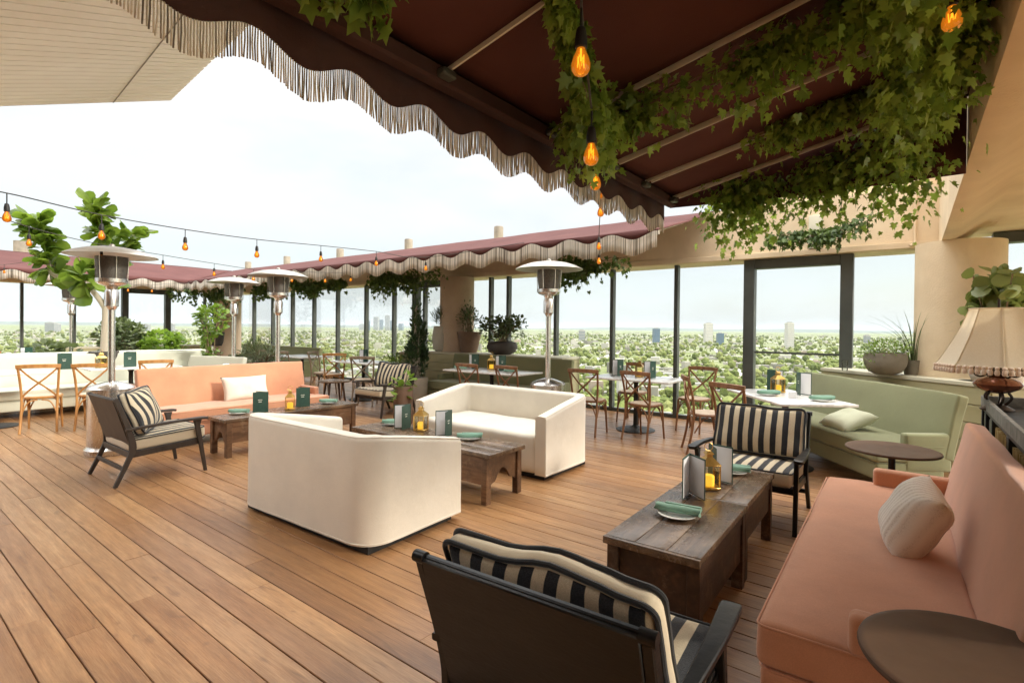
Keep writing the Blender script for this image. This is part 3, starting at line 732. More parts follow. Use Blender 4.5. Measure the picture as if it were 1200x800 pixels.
def make_ivy(label, path, rad, n, seed, size=(.024, .062), m='ivy', hang=.0, group='ivy garlands', tendrils=4, tl=.25, loose=.5):
    """garland of ivy along a 3D path"""
    t = thing('ivy_garland', label, 'ivy', Vector(path[0]), group=group); o0 = Vector(path[0]); rnd = random.Random(seed)
    P = [p - o0 for p in smooth_pts(path, 8)]; bm = new(); raw = Raw()
    L = [0]
    for a, b in zip(P, P[1:]): L.append(L[-1] + (b - a).length)
    def at(s):
        for i in range(len(P) - 1):
            if s <= L[i + 1]: return P[i].lerp(P[i + 1], (s - L[i]) / max(L[i + 1] - L[i], 1e-6))
        return P[-1]
    for k in range(3):
        q = [p + Vector((noise.noise(p * 3 + Vector((k * 7, seed, 0))), noise.noise(p * 3 + Vector((0, k * 7, seed))), noise.noise(p * 3 + Vector((seed, 0, k * 5))))) * rad * .5 for p in P]
        tube(bm, q, .004, 5)
    clus = [(rnd.uniform(0, L[-1]), rnd.uniform(.3, 1.5), rv(rnd) * rad * .55) for _ in range(max(4, int(L[-1] / .16)))]
    for i in range(n):
        c, cs, co = rnd.choice(clus)
        s = min(max(c + rnd.gauss(0, .09), 0), L[-1]) if rnd.random() < .8 else rnd.uniform(0, L[-1])
        r = rad * cs * (.55 + .45 * noise.noise(at(s) * 2.2 + Vector((seed, 0, 0))) + .3)
        d = rv(rnd); r *= 1.35 if rnd.random() < .12 else .9; pos = at(s) + co + d * r + Vector((0, 0, -hang * rnd.random() ** 2 * cs))
        leaf(raw, pos, d * .5 + rv(rnd) * .5 + Vector((0, 0, -.75)), d * 1.0 + rv(rnd) * .7 + Vector((0, 0, -.2)), rnd.uniform(*size), IVY, .22)
    for k in range(tendrils):
        s = rnd.uniform(0, L[-1]); b = at(s); ln = tl * rnd.uniform(.5, 1.2); pts = [b]
        for j in range(1, 7): pts.append(pts[-1] + Vector((rnd.uniform(-.4, .4), rnd.uniform(-.4, .4), -1)) * ln / 6)
        pts = smooth_pts(pts, 3); tube(bm, pts, .0025, 4)
        for p in pts[2::2]: leaf(raw, p, rv(rnd) + Vector((0, 0, -.8)), rv(rnd), rnd.uniform(*size) * .8, IVY, .2)
    obj('vine', bm, 'stem', t); obj('leaves', raw, m, t, ang=180)
    return t
def make_fringe(P0, P1, ztop, length, spacing, rad, period, amp, sag_dir, parent, phase=0., seed=0):
    """bullion fringe hanging from a scalloped valance edge between two plan points"""
    P0 = Vector(P0); P1 = Vector(P1); d = P1 - P0; Lh = d.length; n = int(Lh / spacing); raw = Raw(); rnd = random.Random(seed)
    s = d.normalized(); nr = Vector((-s.y, s.x))
    for i in range(n):
        u = (i + .5) * spacing; zt = ztop(u); b = P0 + s * u; ln = length * rnd.uniform(.985, 1.015)
        ox = [(0, 0), (rnd.gauss(0, .0007), rnd.gauss(0, .0015)), (rnd.gauss(0, .0014), rnd.gauss(0, .003))]
        vs = []
        for k in range(3):
            c = b + s * ox[k][0] + nr * ox[k][1]; z = zt - ln * k / 2; r = rad * (1, 1.1, 1.0)[k]
            for q in range(4):
                a = PI / 4 + q * PI / 2; e = s * (r * math.cos(a)) + nr * (r * math.sin(a)); vs.append((c.x + e.x, c.y + e.y, z))
        fs = []
        for k in range(2):
            for q in range(4): fs.append((k * 4 + q, k * 4 + (q + 1) % 4, k * 4 + 4 + (q + 1) % 4, k * 4 + 4 + q))
        fs.append((8, 9, 10, 11)); raw.add(vs, fs)
    return obj('fringe', raw, 'fringe', parent, ang=180)
HAZE = 2.4e-5; EXPO = 1.18
# ------------------------------------------------------------------ camera and picking helper
F0 = 610.; EYE = 1.45; YAW = math.atan(468 / 610.)
def camera():
    p, r = R_(.5), R_(.6)
    F = Vector((-math.sin(YAW) * math.cos(p), math.cos(YAW) * math.cos(p), -math.sin(p)))
    Rr = Vector((math.cos(YAW), math.sin(YAW), 0)); U = Rr.cross(F)
    Rt = Rr * math.cos(r) + U * math.sin(r); Up = U * math.cos(r) - Rr * math.sin(r)
    cd = bpy.data.cameras.new('camera'); co = bpy.data.objects.new('camera', cd); C.objects.link(co)
    m = Matrix((Rt, Up, -F)).transposed().to_4x4(); m.translation = (0, 0, EYE); co.matrix_world = m
    cd.sensor_fit = 'HORIZONTAL'; cd.sensor_width = 36; cd.lens = 36 * F0 / 1200; cd.shift_y = -11.2 / 1200
    cd.clip_start = .05; cd.clip_end = 60000; scene.camera = co
    return F, Rt, Up
CF, CR, CU = camera()
def at(x, y, d):
    """world point seen at photo position x, y (1200 wide) d metres in front"""
    return Vector((0, 0, EYE)) + (CF + CR * ((x - 600) / F0) + CU * ((388.8 - y) / F0)) * d
def diag(d, l): return Vector((-.609 * d + .793 * l, .793 * d + .609 * l))

# ------------------------------------------------------------------ deck and city
def build_ground():
    raw = bmesh.new(); rnd = random.Random(3); pitch = .1425; gap = .005
    y = -4.2; k = 0
    while y < 8.45:
        x = -19.0 - rnd.uniform(0, 3)
        while x < 5.0:
            L = rnd.uniform(1.6, 4.2); x1 = min(x + L, 5.2); a, b = max(x, -19.2), x1
            if b - a > .1:
                z = rnd.uniform(-.0012, .0012); w = (pitch - gap) / 2; c = .0022; yc = y + pitch / 2
                sec = [(-w, -.024), (-w, z - c), (-w + c, z), (w - c, z), (w, z - c), (w, -.024)]
                A = [raw.verts.new((a + .0012, yc + p, q)) for p, q in sec]; B = [raw.verts.new((b - .0012, yc + p, q)) for p, q in sec]
                for i in range(5): raw.faces.new((A[i], A[i + 1], B[i + 1], B[i]))
                raw.faces.new(A); raw.faces.new(B)
            x = x1
        y += pitch; k += 1
    struct(obj('deck', raw, 'deck', smooth=False))
    bm = new(); box(bm, (-7, 2.2, -.17), (26, 13.6, .28)); struct(obj('deck_substructure', bm, 'underdeck'))
    # city plain
    t = NT('city_ground'); v = t.coord(); a = t.noise(v, .012, 8, .7); b = t.noise(v, .05, 6, .75); c = t.noise(v, .0016, 4)
    col = t.ramp(b, [(.36, (.085, .115, .036)), (.50, (.16, .19, .065)), (.58, (.27, .27, .16)), (.68, (.40, .38, .29))])
    col2 = t.ramp(a, [(.38, (.08, .11, .036)), (.54, (.165, .19, .075)), (.68, (.34, .32, .24))])
    col = t.mix(t.ramp(c, [(.4, (0, 0, 0)), (.6, (1, 1, 1))]), col, col2)
    m = t.done(t.bsdf(col, .9, 0, .2))
    bm = new(); s = 40000
    bm.faces.new([bm.verts.new(p) for p in ((-s, -s, -62), (s, -s, -62), (s, s, -62), (-s, s, -62))]); struct(obj('city_ground', bm, m, smooth=False))
def city_roads():
    bm = new(); rnd = random.Random(8); w = 7.
    for ang, n in ((.32, 34), (.32 + PI / 2, 34)):
        d = Vector((math.cos(ang), math.sin(ang))); nr = Vector((-d.y, d.x)); off = -2600.
        while off < 5200:
            w = rnd.choice((6, 7, 8, 15)); a = nr * off
            P = [a - d * 7000 - nr * w, a + d * 7000 - nr * w, a + d * 7000 + nr * w, a - d * 7000 + nr * w]; z = -61.8 + (.25 if ang > 1 else 0)
            bm.faces.new([bm.verts.new((p.x, p.y, z)) for p in P]); off += rnd.uniform(110, 300)
    struct(obj('city_roads', bm, 'cityroad', smooth=False))
    bm = new(); prev = None
    for i in range(161):
        a = YAW + PI / 2 + R_(-75 + 150 * i / 160); h = 40 + 95 * max(0, noise.noise(Vector((i * .07, 3, 0))) + .45 + .3 * noise.noise(Vector((i * .31, 8, 0)))); ring = []
        for r, z in ((19000, -62.5), (21500, -62 + h), (25000, -62 + h * .6), (27000, -62.5)): ring.append(bm.verts.new((r * math.cos(a), r * math.sin(a), z)))
        if prev:
            for k in range(3): bm.faces.new((prev[k], ring[k], ring[k + 1], prev[k + 1]))
        prev = ring
    struct(obj('far_hills', bm, 'hills'))
city_roads()
def city_stuff():
    # canopy of street trees: small lumpy crowns
    n = 24000; r = 130 * np.exp(rng.random(n) * math.log(5200 / 130.)); th = YAW + math.pi / 2 + (rng.random(n) - .5) * R_(118)
    x = r * np.cos(th); y = r * np.sin(th)
    cl = np.array([noise.noise(Vector((a * .008, b * .008, 0))) + .5 * noise.noise(Vector((a * .03, b * .03, 4))) for a, b in zip(x, y)])
    keep = cl > -.12; x, y, r = x[keep], y[keep], r[keep]; n = len(x)
    bmi = bmesh.new(); bmesh.ops.create_icosphere(bmi, subdivisions=1, radius=1); bv = np.array([v.co for v in bmi.verts]); bf = np.array([[v.index for v in f.verts] for f in bmi.faces]); bmi.free()
    sz = (1.6 + rng.random(n) ** 2 * 4.0) * (1 + r / 4000.); hh = sz * (.7 + rng.random(n) * .5)
    V = bv[None] * np.stack([sz, sz * (.8 + .4 * rng.random(n)), hh], 1)[:, None, :] * (1 + .35 * (rng.random((n, len(bv), 1)) - .5))
    V += np.stack([x, y, -62 + hh * .8 + rng.random(n) * 3], 1)[:, None, :]
    Fs = (bf[None] + (np.arange(n) * len(bv))[:, None, None]).reshape(-1, 3)
    me = bpy.data.meshes.new('city_trees'); me.from_pydata(V.reshape(-1, 3).tolist(), [], Fs.tolist())
    t = NT('far_tree_crown'); g = t.n('ShaderNodeNewGeometry'); col = t.ramp(g.outputs['Random Per Island'], [(0, (.115, .14, .045)), (.4, (.155, .185, .055)), (.75, (.21, .235, .075)), (1, (.27, .28, .11))])
    nz = t.noise(t.coord(), .5, 4); col = t.mix(nz, col, t.mix(1., col, (.6, .65, .6), 'MULTIPLY'))
    me.materials.append(t.done(t.bsdf(col, .9, 0, .1))); o = bpy.data.objects.new('city_trees', me); C.objects.link(o)
    tag(o, 'green tree crowns spread over the city plain below the terrace', 'trees', kind='stuff')
    # low roofs
    n = 3200; r = 180 * np.exp(rng.random(n) * math.log(9000 / 180.)); th = YAW + math.pi / 2 + (rng.random(n) - .5) * R_(118); x = r * np.cos(th); y = r * np.sin(th)
    w = (6 + 9 * rng.random(n) ** 2) * (1 + r / 2500.); d = (5 + 7 * rng.random(n) ** 2) * (1 + r / 2500.); h = 3 + 4 * rng.random(n) + (rng.random(n) > .93) * rng.random(n) * 14
    an = np.floor(rng.random(n) * 2) * .4 + .3; ca, sa = np.cos(an), np.sin(an)
    c8 = np.array([(-1, -1, 0), (1, -1, 0), (1, 1, 0), (-1, 1, 0), (-1, -1, 1), (1, -1, 1), (1, 1, 1), (-1, 1, 1)], float)
    lx = c8[None, :, 0] * w[:, None] / 2; ly = c8[None, :, 1] * d[:, None] / 2
    V = np.stack([x[:, None] + lx * ca[:, None] - ly * sa[:, None], y[:, None] + lx * sa[:, None] + ly * ca[:, None], -62 + c8[None, :, 2] * h[:, None]], 2)
    q = np.array([(0, 1, 5, 4), (1, 2, 6, 5), (2, 3, 7, 6), (3, 0, 4, 7), (4, 5, 6, 7)]); Fs = (q[None] + (np.arange(n) * 8)[:, None, None]).reshape(-1, 4)
    me = bpy.data.meshes.new('city_rooftops'); me.from_pydata(V.reshape(-1, 3).tolist(), [], Fs.tolist())
    t = NT('far_roof'); g = t.n('ShaderNodeNewGeometry'); col = t.ramp(g.outputs['Random Per Island'], [(0, (.20, .19, .17)), (.3, (.33, .31, .26)), (.6, (.42, .40, .35)), (.85, (.50, .48, .44)), (.95, (.33, .25, .19)), (1, (.27, .28, .27))])
    me.materials.append(t.done(t.bsdf(col, .85, 0, .2))); o = bpy.data.objects.new('city_rooftops', me); C.objects.link(o)
    tag(o, 'pale low rooftops scattered between trees across the city plain', 'rooftops', kind='stuff')
    def tower(label, px, d, w, dep, h, m, cat='tower', crown=0):
        p = at(px, 388, d); t = thing('office_tower', label, cat, (p.x, p.y, -62), YAW + .3 * ((px % 7) / 7 - .5), group='towers on the city plain')
        bm = new(); box(bm, (0, 0, h / 2), (w, dep, h)); obj('wall', bm, m, t, smooth=False)
        bm = new(); nf = max(3, int(h / 7))
        for k in range(1, nf): box(bm, (0, 0, h * k / nf), (w + .6, dep + .6, h / nf * .42))
        obj('window_band', bm, {'cityglass': 'cityglass', 'citypale': 'bandpale'}.get(m, 'windowband'), t, smooth=False)
        bm = new(); box(bm, (0, 0, h + 2), (w * .55, dep * .55, 4)); obj('roof_plant', bm, 'citygrey', t, smooth=False)
    tower('dark blue glass block left of the pale tower beyond the middle bay', 769, 2300, 26, 22, 64, 'cityglass')
    tower('broad pale tower with flat top seen beside the door frame', 830, 2500, 36, 26, 92, 'citypale')
    tower('blue grey glass block right beside the broad pale tower', 844, 2150, 24, 20, 48, 'cityglass')
    tower('tall slim grey tower seen alone through the terrace door', 925, 1900, 22, 30, 90, 'citypale')
    tower('small dark low block on the horizon left of the blue block', 682, 2600, 30, 20, 52, 'citygrey')
    tower('small dark block seen behind the bowl planter on right ledge', 1016, 2700, 24, 20, 42, 'citygrey')
    for k, (px, h, w) in enumerate(((431, 130, 34), (441, 185, 40), (447, 150, 30), (454, 215, 40), (459, 140, 36), (424, 90, 40), (470, 100, 40))):
        tower(['squat left block', 'second wide tower', 'narrow lower tower', 'tallest tower', 'blunt tower just right of the tallest', 'lowest far left block', 'outlying right block'][k] + ' of the hazy downtown cluster on the horizon', px, 7000 + 130 * k, w * 1.6, w * 1.4, h, 'citygrey' if k % 2 else 'cityglass')
    for k, (px, d, w, h) in enumerate(((60, 3500, 60, 64), (66, 3600, 40, 55), (170, 4200, 70, 58), (200, 4000, 50, 66))):
        tower(['wide grey block', 'narrow block beside it', 'long low block', 'taller grey block'][k] + [' on the far left horizon near the first post', ' on the far left horizon', ' left of the second door on the far horizon', ' seen through the left terrace door'][k], px, d, w, 30, h, 'citygrey')
build_ground(); city_stuff()

# ------------------------------------------------------------------ glazed walls, beams, columns
def glazed(name, label, P0, P1, xs, H, doors=(), rail=None, opaque_foot=.06):
    """posts at distances xs along P0->P1"""
    P0 = Vector(P0); P1 = Vector(P1); d = (P1 - P0); L = d.length; an = math.atan2(d.y, d.x)
    t = thing(name, label, 'glass wall', (P0.x, P0.y, 0), an)
    for x in xs:
        bm = new(); box(bm, (x, 0, H / 2), (.062, .11, H - .004), .004, 1); box(bm, (x, -.058, H / 2), (.030, .012, H - .02)); obj('mullion', bm, 'frame', t)
    for a, b in zip(xs, xs[1:]):
        bm = new(); box(bm, ((a + b) / 2, .01, H / 2), (b - a - .062, .012, H - .02)); obj('pane', bm, 'glass', t, smooth=False)
    bm = new(); box(bm, (L / 2, 0, .03), (L, .10, .06)); obj('sill_rail', bm, 'frame', t)
    for a, b, zt in doors:
        bm = new(); s = .15
        for x in (a, b): box(bm, (x, -.02, zt / 2), (s, .16, zt - .01), .006, 1)
        box(bm, ((a + b) / 2, -.021, zt - .07), (b - a - s - .002, .158, .14), .006, 1); obj('door_frame', bm, 'frame', t)
        bm = new(); box(bm, ((a + b) / 2, -.03, 1.12), (b - a - s - .004, .02, .028)); obj('push_bar', bm, 'frame', t)
    return t
HZ = 2.49
main_x = [-18.3, -17.1, -15.9, -14.75, -13.6, -12.45, -11.2, -10.1, -6.55, -5.38, -4.2, -3.05]
glazed('glazed_wall', 'long grey framed glass wall behind the sofas with terrace door beside column', (-18.5, 8.4), (.1, 8.4),
       [x + 18.5 for x in [-18.3, -17.1, -15.9, -14.75, -13.6, -12.45, -11.2, -10.1, -9.0, -7.0, -6.53, -5.38, -4.2, -3.05, -1.94, -.72, .06]], HZ,
       doors=[(18.5 - 1.93, 18.5 - .70, HZ), (18.5 - 9.28, 18.5 - 8.2, HZ)])
glazed('glazed_wall', 'grey framed glass wall closing the far left end of the terrace', (-18.5, -3), (-18.5, 8.3), [.1, 1.6, 3, 4.4, 6.0, 7.08, 8.2, 9.38, 10.45, 11.2], HZ, doors=[(8.25, 9.36, HZ)])
gw = glazed('glazed_wall', 'short glass bay behind the fringed lamp right of the big column', (.75, 8.4), (4.6, 8.4), [.1, 1.9, 3.7], 2.50)
bm = new(); box(bm, (1.92, -.01, 2.56), (3.84, .2, .12), .004, 1); obj('head_rail', bm, 'frame', gw)
bm = new(); box(bm, (-9.1, 8.55, 2.88), (19.2, .62, .775), .01, 1); box(bm, (-9.1, 8.215, 2.53), (19.15, .055, .075), .004, 1)
box(bm, (-.83, 8.62, 3.95), (2.6, .46, 1.36), .01, 1); tag(obj('header_beam', bm, 'plaster'), 'tan stucco beam above the long glass wall with a thin ledge', 'beam')
bm = new(); box(bm, (-18.65, 2.6, 2.88), (.62, 11.2, .775), .01, 1); tag(obj('header_beam', bm, 'plaster'), 'tan stucco beam over the glass at the far left end', 'beam')
bm = new()
pr = [(.25, 2.45), (.25, 3.6), (2.2, 3.6), (2.2, 2.63), (.62, 2.63), (.36, 2.45)]
loft(bm, [[(x, y, z) for x, z in pr] for y in (-3.5, 7.5, 8.7)]); 
tag(obj('soffit_beam', bm, 'plaster'), 'broad tan soffit beam overhead resting on the big round column', 'beam')
bm = new(); lathe(bm, [(.40, 0), (.40, 2.449)], 56, (.42, 7.74, 0)); tag(obj('stucco_column', bm, 'plaster'), 'thick tan round column under the soffit beside the lamp', 'column')
bm = new(); lathe(bm, [(.36, 0), (.36, 2.49)], 48, (-7.66, 8.06, 0)); tag(obj('stucco_column', bm, 'plaster_pink'), 'rose tan column behind the row of ledge pots', 'column')
bm = new(); lathe(bm, [(.40, 0), (.40, 2.49)], 48, (-17.75, 7.85, 0)); tag(obj('stucco_column', bm, 'plaster_pink'), 'far corner column between the two glass walls', 'column')
for k, (x, z) in enumerate(((-18.0, 3.5), (-15.5, 3.5), (-12.7, 3.5), (-9.85, 3.5), (-7.0, 3.5))):
    bm = new(); lathe(bm, [(.10, 3.26), (.10, 3.57), (.09, 3.59), (.02, 3.595)], 20, (x, 8.62, 0))
    tag(obj('roof_stub', bm, 'stone'), ['grey post stub farthest left above the long awning', 'second grey post stub from the left above the long awning', 'middle grey post stub above the long awning', 'fourth grey post stub from the left above the long awning', 'grey post stub nearest the hanging bulbs above the long awning'][k], 'post stub', 'post stubs above the awning')
bm = new(); lathe(bm, [(.15, 3.2), (.15, 3.58), (.02, 3.6)], 20, (-18.62, 3.0, 0)); tag(obj('roof_stub', bm, 'stone'), 'grey post stub above the awning at the left photo edge', 'post stub', 'post stubs above the awning')

p = at(912, 276, 7.2)
bm = new(); box(bm, (-1.06, 8.205, 2.80), (.17, .06, .46), .012, 2); tag(obj('wall_speaker', bm, 'ledgestone'), 'slim pale wall speaker fixed to the tan beam under the ivy', 'speaker')
bm = new(); tube(bm, smooth_pts([(.02, 8.21, 3.6), (.02, 8.21, 2.7), (.02, 8.20, 2.56), (-.03, 8.16, 2.515)], 5), .016, 8); tag(obj('conduit_pipe', bm, 'plaster'), 'thin tan conduit running down the beam beside the thick column', 'pipe')
# sloping slatted soffit of the storey above, upper left
def upper_soffit():
    r1 = (CF * 1 + CR * .254 + CU * .475).normalized(); r2 = (CF * 1 - CR * 1.1); r2.z = 0; r2.normalize()
    c = at(200, 118, 11.); e1 = -r1; e2 = -(r2 - r1 * r2.dot(r1)).normalized(); nn = e1.cross(e2)
    sk = (-r2)   # side edge direction
    t = thing('slatted_soffit', 'pale slatted metal overhang high above the left of the terrace', 'soffit', c); bm = new(); n = 62; w = 12.0 / n
    for k in range(n):
        a = sk * (w * k); b = sk * (w * (k + 1) - .028); L = 4.6
        for dz in (0,):
            P = [a, a + e1 * L, b + e1 * L, b]; up = nn if nn.z > 0 else -nn
            v = [bm.verts.new(p) for p in P] + [bm.verts.new(p + up * .03) for p in P]
            for f in ((0, 1, 2, 3), (4, 5, 6, 7), (0, 1, 5, 4), (1, 2, 6, 5), (2, 3, 7, 6), (3, 0, 4, 7)): bm.faces.new([v[i] for i in f])
    obj('slat', bm, 'soffit', t, smooth=False)
    up = nn if nn.z > 0 else -nn; bm = new(); L = 4.6
    P = [Vector((0, 0, 0)), e1 * L, e1 * L + sk * 12, sk * 12]; P = [p + up * .034 for p in P]; v = [bm.verts.new(p) for p in P] + [bm.verts.new(p + up * .25) for p in P]
    for f in ((0, 1, 2, 3), (4, 5, 6, 7), (0, 1, 5, 4), (1, 2, 6, 5), (2, 3, 7, 6), (3, 0, 4, 7)): bm.faces.new([v[i] for i in f])
    obj('backing', bm, 'soffit', t, smooth=False)
    bm = new(); a = e1 * 1.35 - up * .004
    q = [a, a + e1 * .018, a + e1 * .018 + sk * 12, a + sk * 12]; v = [bm.verts.new(p) for p in q] + [bm.verts.new(p - up * .006) for p in q]
    for f in ((0, 1, 2, 3), (4, 5, 6, 7), (0, 1, 5, 4), (1, 2, 6, 5), (2, 3, 7, 6), (3, 0, 4, 7)): bm.faces.new([v[i] for i in f])
    obj('joint_strip', bm, 'stone', t, smooth=False)
upper_soffit()

# ------------------------------------------------------------------ awnings
def canopy(bm, quad, nu, nv, sag, th=.012, seed=0):
    """quad: front-left, front-right, back-right, back-left"""
    q = [Vector(p) for p in quad]; T, B = [], []
    for i in range(nu + 1):
        for j in range(nv + 1):
            u, v = i / nu, j / nv; p = (q[0].lerp(q[1], u)).lerp(q[3].lerp(q[2], u), v)
            p.z += -sag * math.sin(PI * v) * (1 + .4 * math.sin(u * nu * .7)) + .010 * noise.noise(p * 1.4 + Vector((seed, 0, 0)))
            T.append(bm.verts.new(p)); B.append(bm.verts.new(p - Vector((0, 0, th))))
    ix = lambda i, j: i * (nv + 1) + j
    for i in range(nu):
        for j in range(nv):
            a = (ix(i, j), ix(i + 1, j), ix(i + 1, j + 1), ix(i, j + 1)); bm.faces.new([T[k] for k in a]); bm.faces.new([B[k] for k in a])
    for i in range(nu):
        for j in (0, nv): bm.faces.new((T[ix(i, j)], T[ix(i + 1, j)], B[ix(i + 1, j)], B[ix(i, j)]))
    for j in range(nv):
        for i in (0, nu): bm.faces.new((T[ix(i, j)], T[ix(i, j + 1)], B[ix(i, j + 1)], B[ix(i, j)]))
def valance(bm, P0, P1, z0, zf, n, th=.006):
    P0 = Vector(P0); P1 = Vector(P1); L = (P1 - P0).length; s = (P1 - P0).normalized(); nr = Vector((-s.y, s.x)) * th
    rows = []
    for i in range(n + 1):
        u = L * i / n; b = P0 + s * u
        rows.append([bm.verts.new((b.x, b.y, z0)), bm.verts.new((b.x, b.y, zf(u))), bm.verts.new((b.x + nr.x, b.y + nr.y, zf(u))), bm.verts.new((b.x + nr.x, b.y + nr.y, z0))])
    for a, b in zip(rows, rows[1:]):
        for k in range(4): bm.faces.new((a[k], a[(k + 1) % 4], b[(k + 1) % 4], b[k]))
def awnings():
    # 1: over the near lounge, running out from the soffit beam
    xb, zb, y0, y1 = -1.55, 2.47, -1.6, 4.12; xa, za = .29, 2.90
    t = thing('folding_arm_awning', 'burgundy awning overhead with fringed scalloped edge and folding arms', 'awning', (0, 0, 0))
    bm = new(); canopy(bm, [(xb, y0, zb + .05), (xb, y1, zb + .05), (xa, y1, za), (xa, y0, za)], 40, 14, .012); obj('canopy', bm, 'awning', t, ang=180)
    bm = new(); bar(bm, [(xb, y0, zb), (xb, y1, zb)], .07, .075, ref=(1, 0, 0), ch=.3); bar(bm, [(xb - .045, y0, zb + .02), (xb - .045, y1, zb + .02)], .02, .05, ref=(1, 0, 0)); obj('front_bar', bm, 'darkcanvas', t)
    per, amp = .36, .030
    zf = lambda u: zb - .135 - amp * math.sin(2 * PI * (u + .05) / per)
    bm = new(); valance(bm, (xb - .06, y0), (xb - .06, y1), zb + .04, zf, 320); obj('valance', bm, 'darkcanvas', t, ang=180)
    make_fringe((xb - .063, y0), (xb - .063, y1), zf, .105, .0082, .0026, per, amp, 0, t, seed=4)
    for y in (.35, 1.52, 2.3, 3.0, 3.50, 4.04):
        bm = new()
        bar(bm, [(xb + .04, y, zb + .02), (xa - .05, y, za - .035)], .010, .020, ref=(0, 1, 0), ch=.15)
        bar(bm, [(xb + .10, y - .035, zb - .0), (xa - .05, y - .020, za - .055)], .007, .014, ref=(0, 1, 0), ch=.15)
        obj('arm', bm, 'rail', t)
        bm = new(); box(bm, (xb + .055, y - .02, zb - .008), (.05, .075, .034), .008, 1); obj('arm_bracket', bm, 'frame', t)
    bm = new(); bar(bm, [(xa - .02, y0, za + .02), (xa - .02, y1, za + .02)], .12, .13, ref=(1, 0, 0), ch=.3); obj('cassette', bm, 'darkcanvas', t)
    bm = new(); A = []
    for y in (y1 + .008, y1 + .018): A.append([bm.verts.new(p) for p in ((xb - .02, y, zb + .05), (xb - .02, y, zb - .04), (xa - .9, y, zb - .075), (xa - .043, y, zb - .07), (xa - .043, y, za - .014))])
    bm.faces.new(A[0]); bm.faces.new(A[1])
    for i in range(5): bm.faces.new((A[0][i], A[0][(i + 1) % 5], A[1][(i + 1) % 5], A[1][i]))
    obj('side_flap', bm, 'awning', t, smooth=False)
    # 2: along the long glass wall
    xl, xr, yf, zf2 = -15.9, -2.42, 6.0, 2.64; yb, zb2 = 8.22, 3.27
    t = thing('wall_awning', 'long burgundy awning sloping down along the glass wall with pale fringe', 'awning', (0, 0, 0))
    bm = new(); canopy(bm, [(xl, yf, zf2), (xr, yf, zf2), (xr, yb, zb2), (xl - 2.3, yb, zb2)], 90, 8, .02, seed=3); obj('canopy', bm, 'awning', t, ang=180)
    per2, amp2 = .62, .042
    g2 = lambda u: zf2 - .055 - amp2 * math.sin(2 * PI * u / per2)
    bm = new(); valance(bm, (xl, yf - .012), (xr, yf - .012), zf2 + .005, g2, 500); obj('valance', bm, 'awning', t, ang=180)
    make_fringe((xl, yf - .016), (xr, yf - .016), g2, .20, .0125, .0048, per2, amp2, 0, t, seed=5)
    bm = new(); bar(bm, [(xl, yf + .03, zf2 - .03), (xr, yf + .03, zf2 - .03)], .05, .05, ref=(0, 1, 0)); obj('front_bar', bm, 'alu', t)
    for x in np.linspace(xl + .2, xr - .2, 9):
        bm = new(); bar(bm, [(x, yf + .05, zf2 - .035), (x, yb, zb2 - .06)], .03, .045, ref=(1, 0, 0)); obj('arm', bm, 'alu', t)
    # 3: along the left end
    t = thing('wall_awning', 'burgundy fringed awning turning along the far left end of the terrace', 'awning', (0, 0, 0))
    xf, xw = -15.9, -18.3
    bm = new(); canopy(bm, [(xf, -3, zf2), (xf, yf, zf2), (xw, yb, zb2), (xw, -3, zb2)], 60, 8, .02, seed=8); obj('canopy', bm, 'awning', t, ang=180)
    bm = new(); valance(bm, (xf + .012, -3), (xf + .012, yf), zf2 + .005, g2, 400); obj('valance', bm, 'awning', t, ang=180)
    make_fringe((xf + .016, -3), (xf + .016, yf), g2, .20, .014, .0054, per2, amp2, 0, t, seed=6)
    bm = new(); bar(bm, [(xf - .03, -3, zf2 - .03), (xf - .03, yf, zf2 - .03)], .05, .05, ref=(1, 0, 0)); obj('front_bar', bm, 'alu', t)
awnings()

# ------------------------------------------------------------------ ivy
make_ivy('dense ivy along the soffit beam edge down to the awning corner', [(.06, 1.5, 2.84), (-.02, 2.1, 2.80), (.02, 2.9, 2.78), (-.05, 3.6, 2.68), (-.06, 4.12, 2.54)], .20, 4600, 1, hang=.22, tendrils=9)
make_ivy('ivy trailing across the third awning arm left of the beam mass', [(-.85, 3.38, 2.60), (-.5, 3.42, 2.68), (-.1, 3.45, 2.75)], .08, 900, 2, hang=.07)
make_ivy('ivy wrapped around the awning arm behind the second hanging bulb', [(-1.38, 2.25, 2.44), (-1.0, 2.3, 2.50), (-.55, 2.35, 2.62), (-.1, 2.45, 2.74)], .105, 1900, 3, hang=.13, tendrils=8)
make_ivy('ivy bunch surrounding the largest hanging bulb near the top', [at(655, -10, 1.75), at(680, 60, 1.95), at(690, 115, 2.15), at(705, 150, 2.4)], .085, 1250, 4, hang=.12, tendrils=6)
make_ivy('ivy curtain hanging from the far awning corner', [(-1.18, 4.12, 2.48), (-.8, 4.14, 2.52), (-.35, 4.16, 2.60), (0, 4.15, 2.66)], .14, 2500, 5, hang=.24, tendrils=9, tl=.3)
make_ivy('large leaved vine clump at the awning edge in the top left', [at(355, -45, 1.5), at(395, -22, 1.52), at(440, -14, 1.55)], .05, 80, 6, size=(.04, .075), hang=.07, tendrils=3, tl=.10)
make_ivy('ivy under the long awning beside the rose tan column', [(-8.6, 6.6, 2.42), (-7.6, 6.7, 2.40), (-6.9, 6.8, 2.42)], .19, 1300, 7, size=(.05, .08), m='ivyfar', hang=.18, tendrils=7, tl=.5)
make_ivy('ivy under the long awning right of the nearest heater', [(-4.6, 6.8, 2.45), (-3.9, 6.8, 2.40), (-3.2, 6.8, 2.46)], .15, 900, 8, size=(.05, .08), m='ivyfar', hang=.16, tendrils=6)
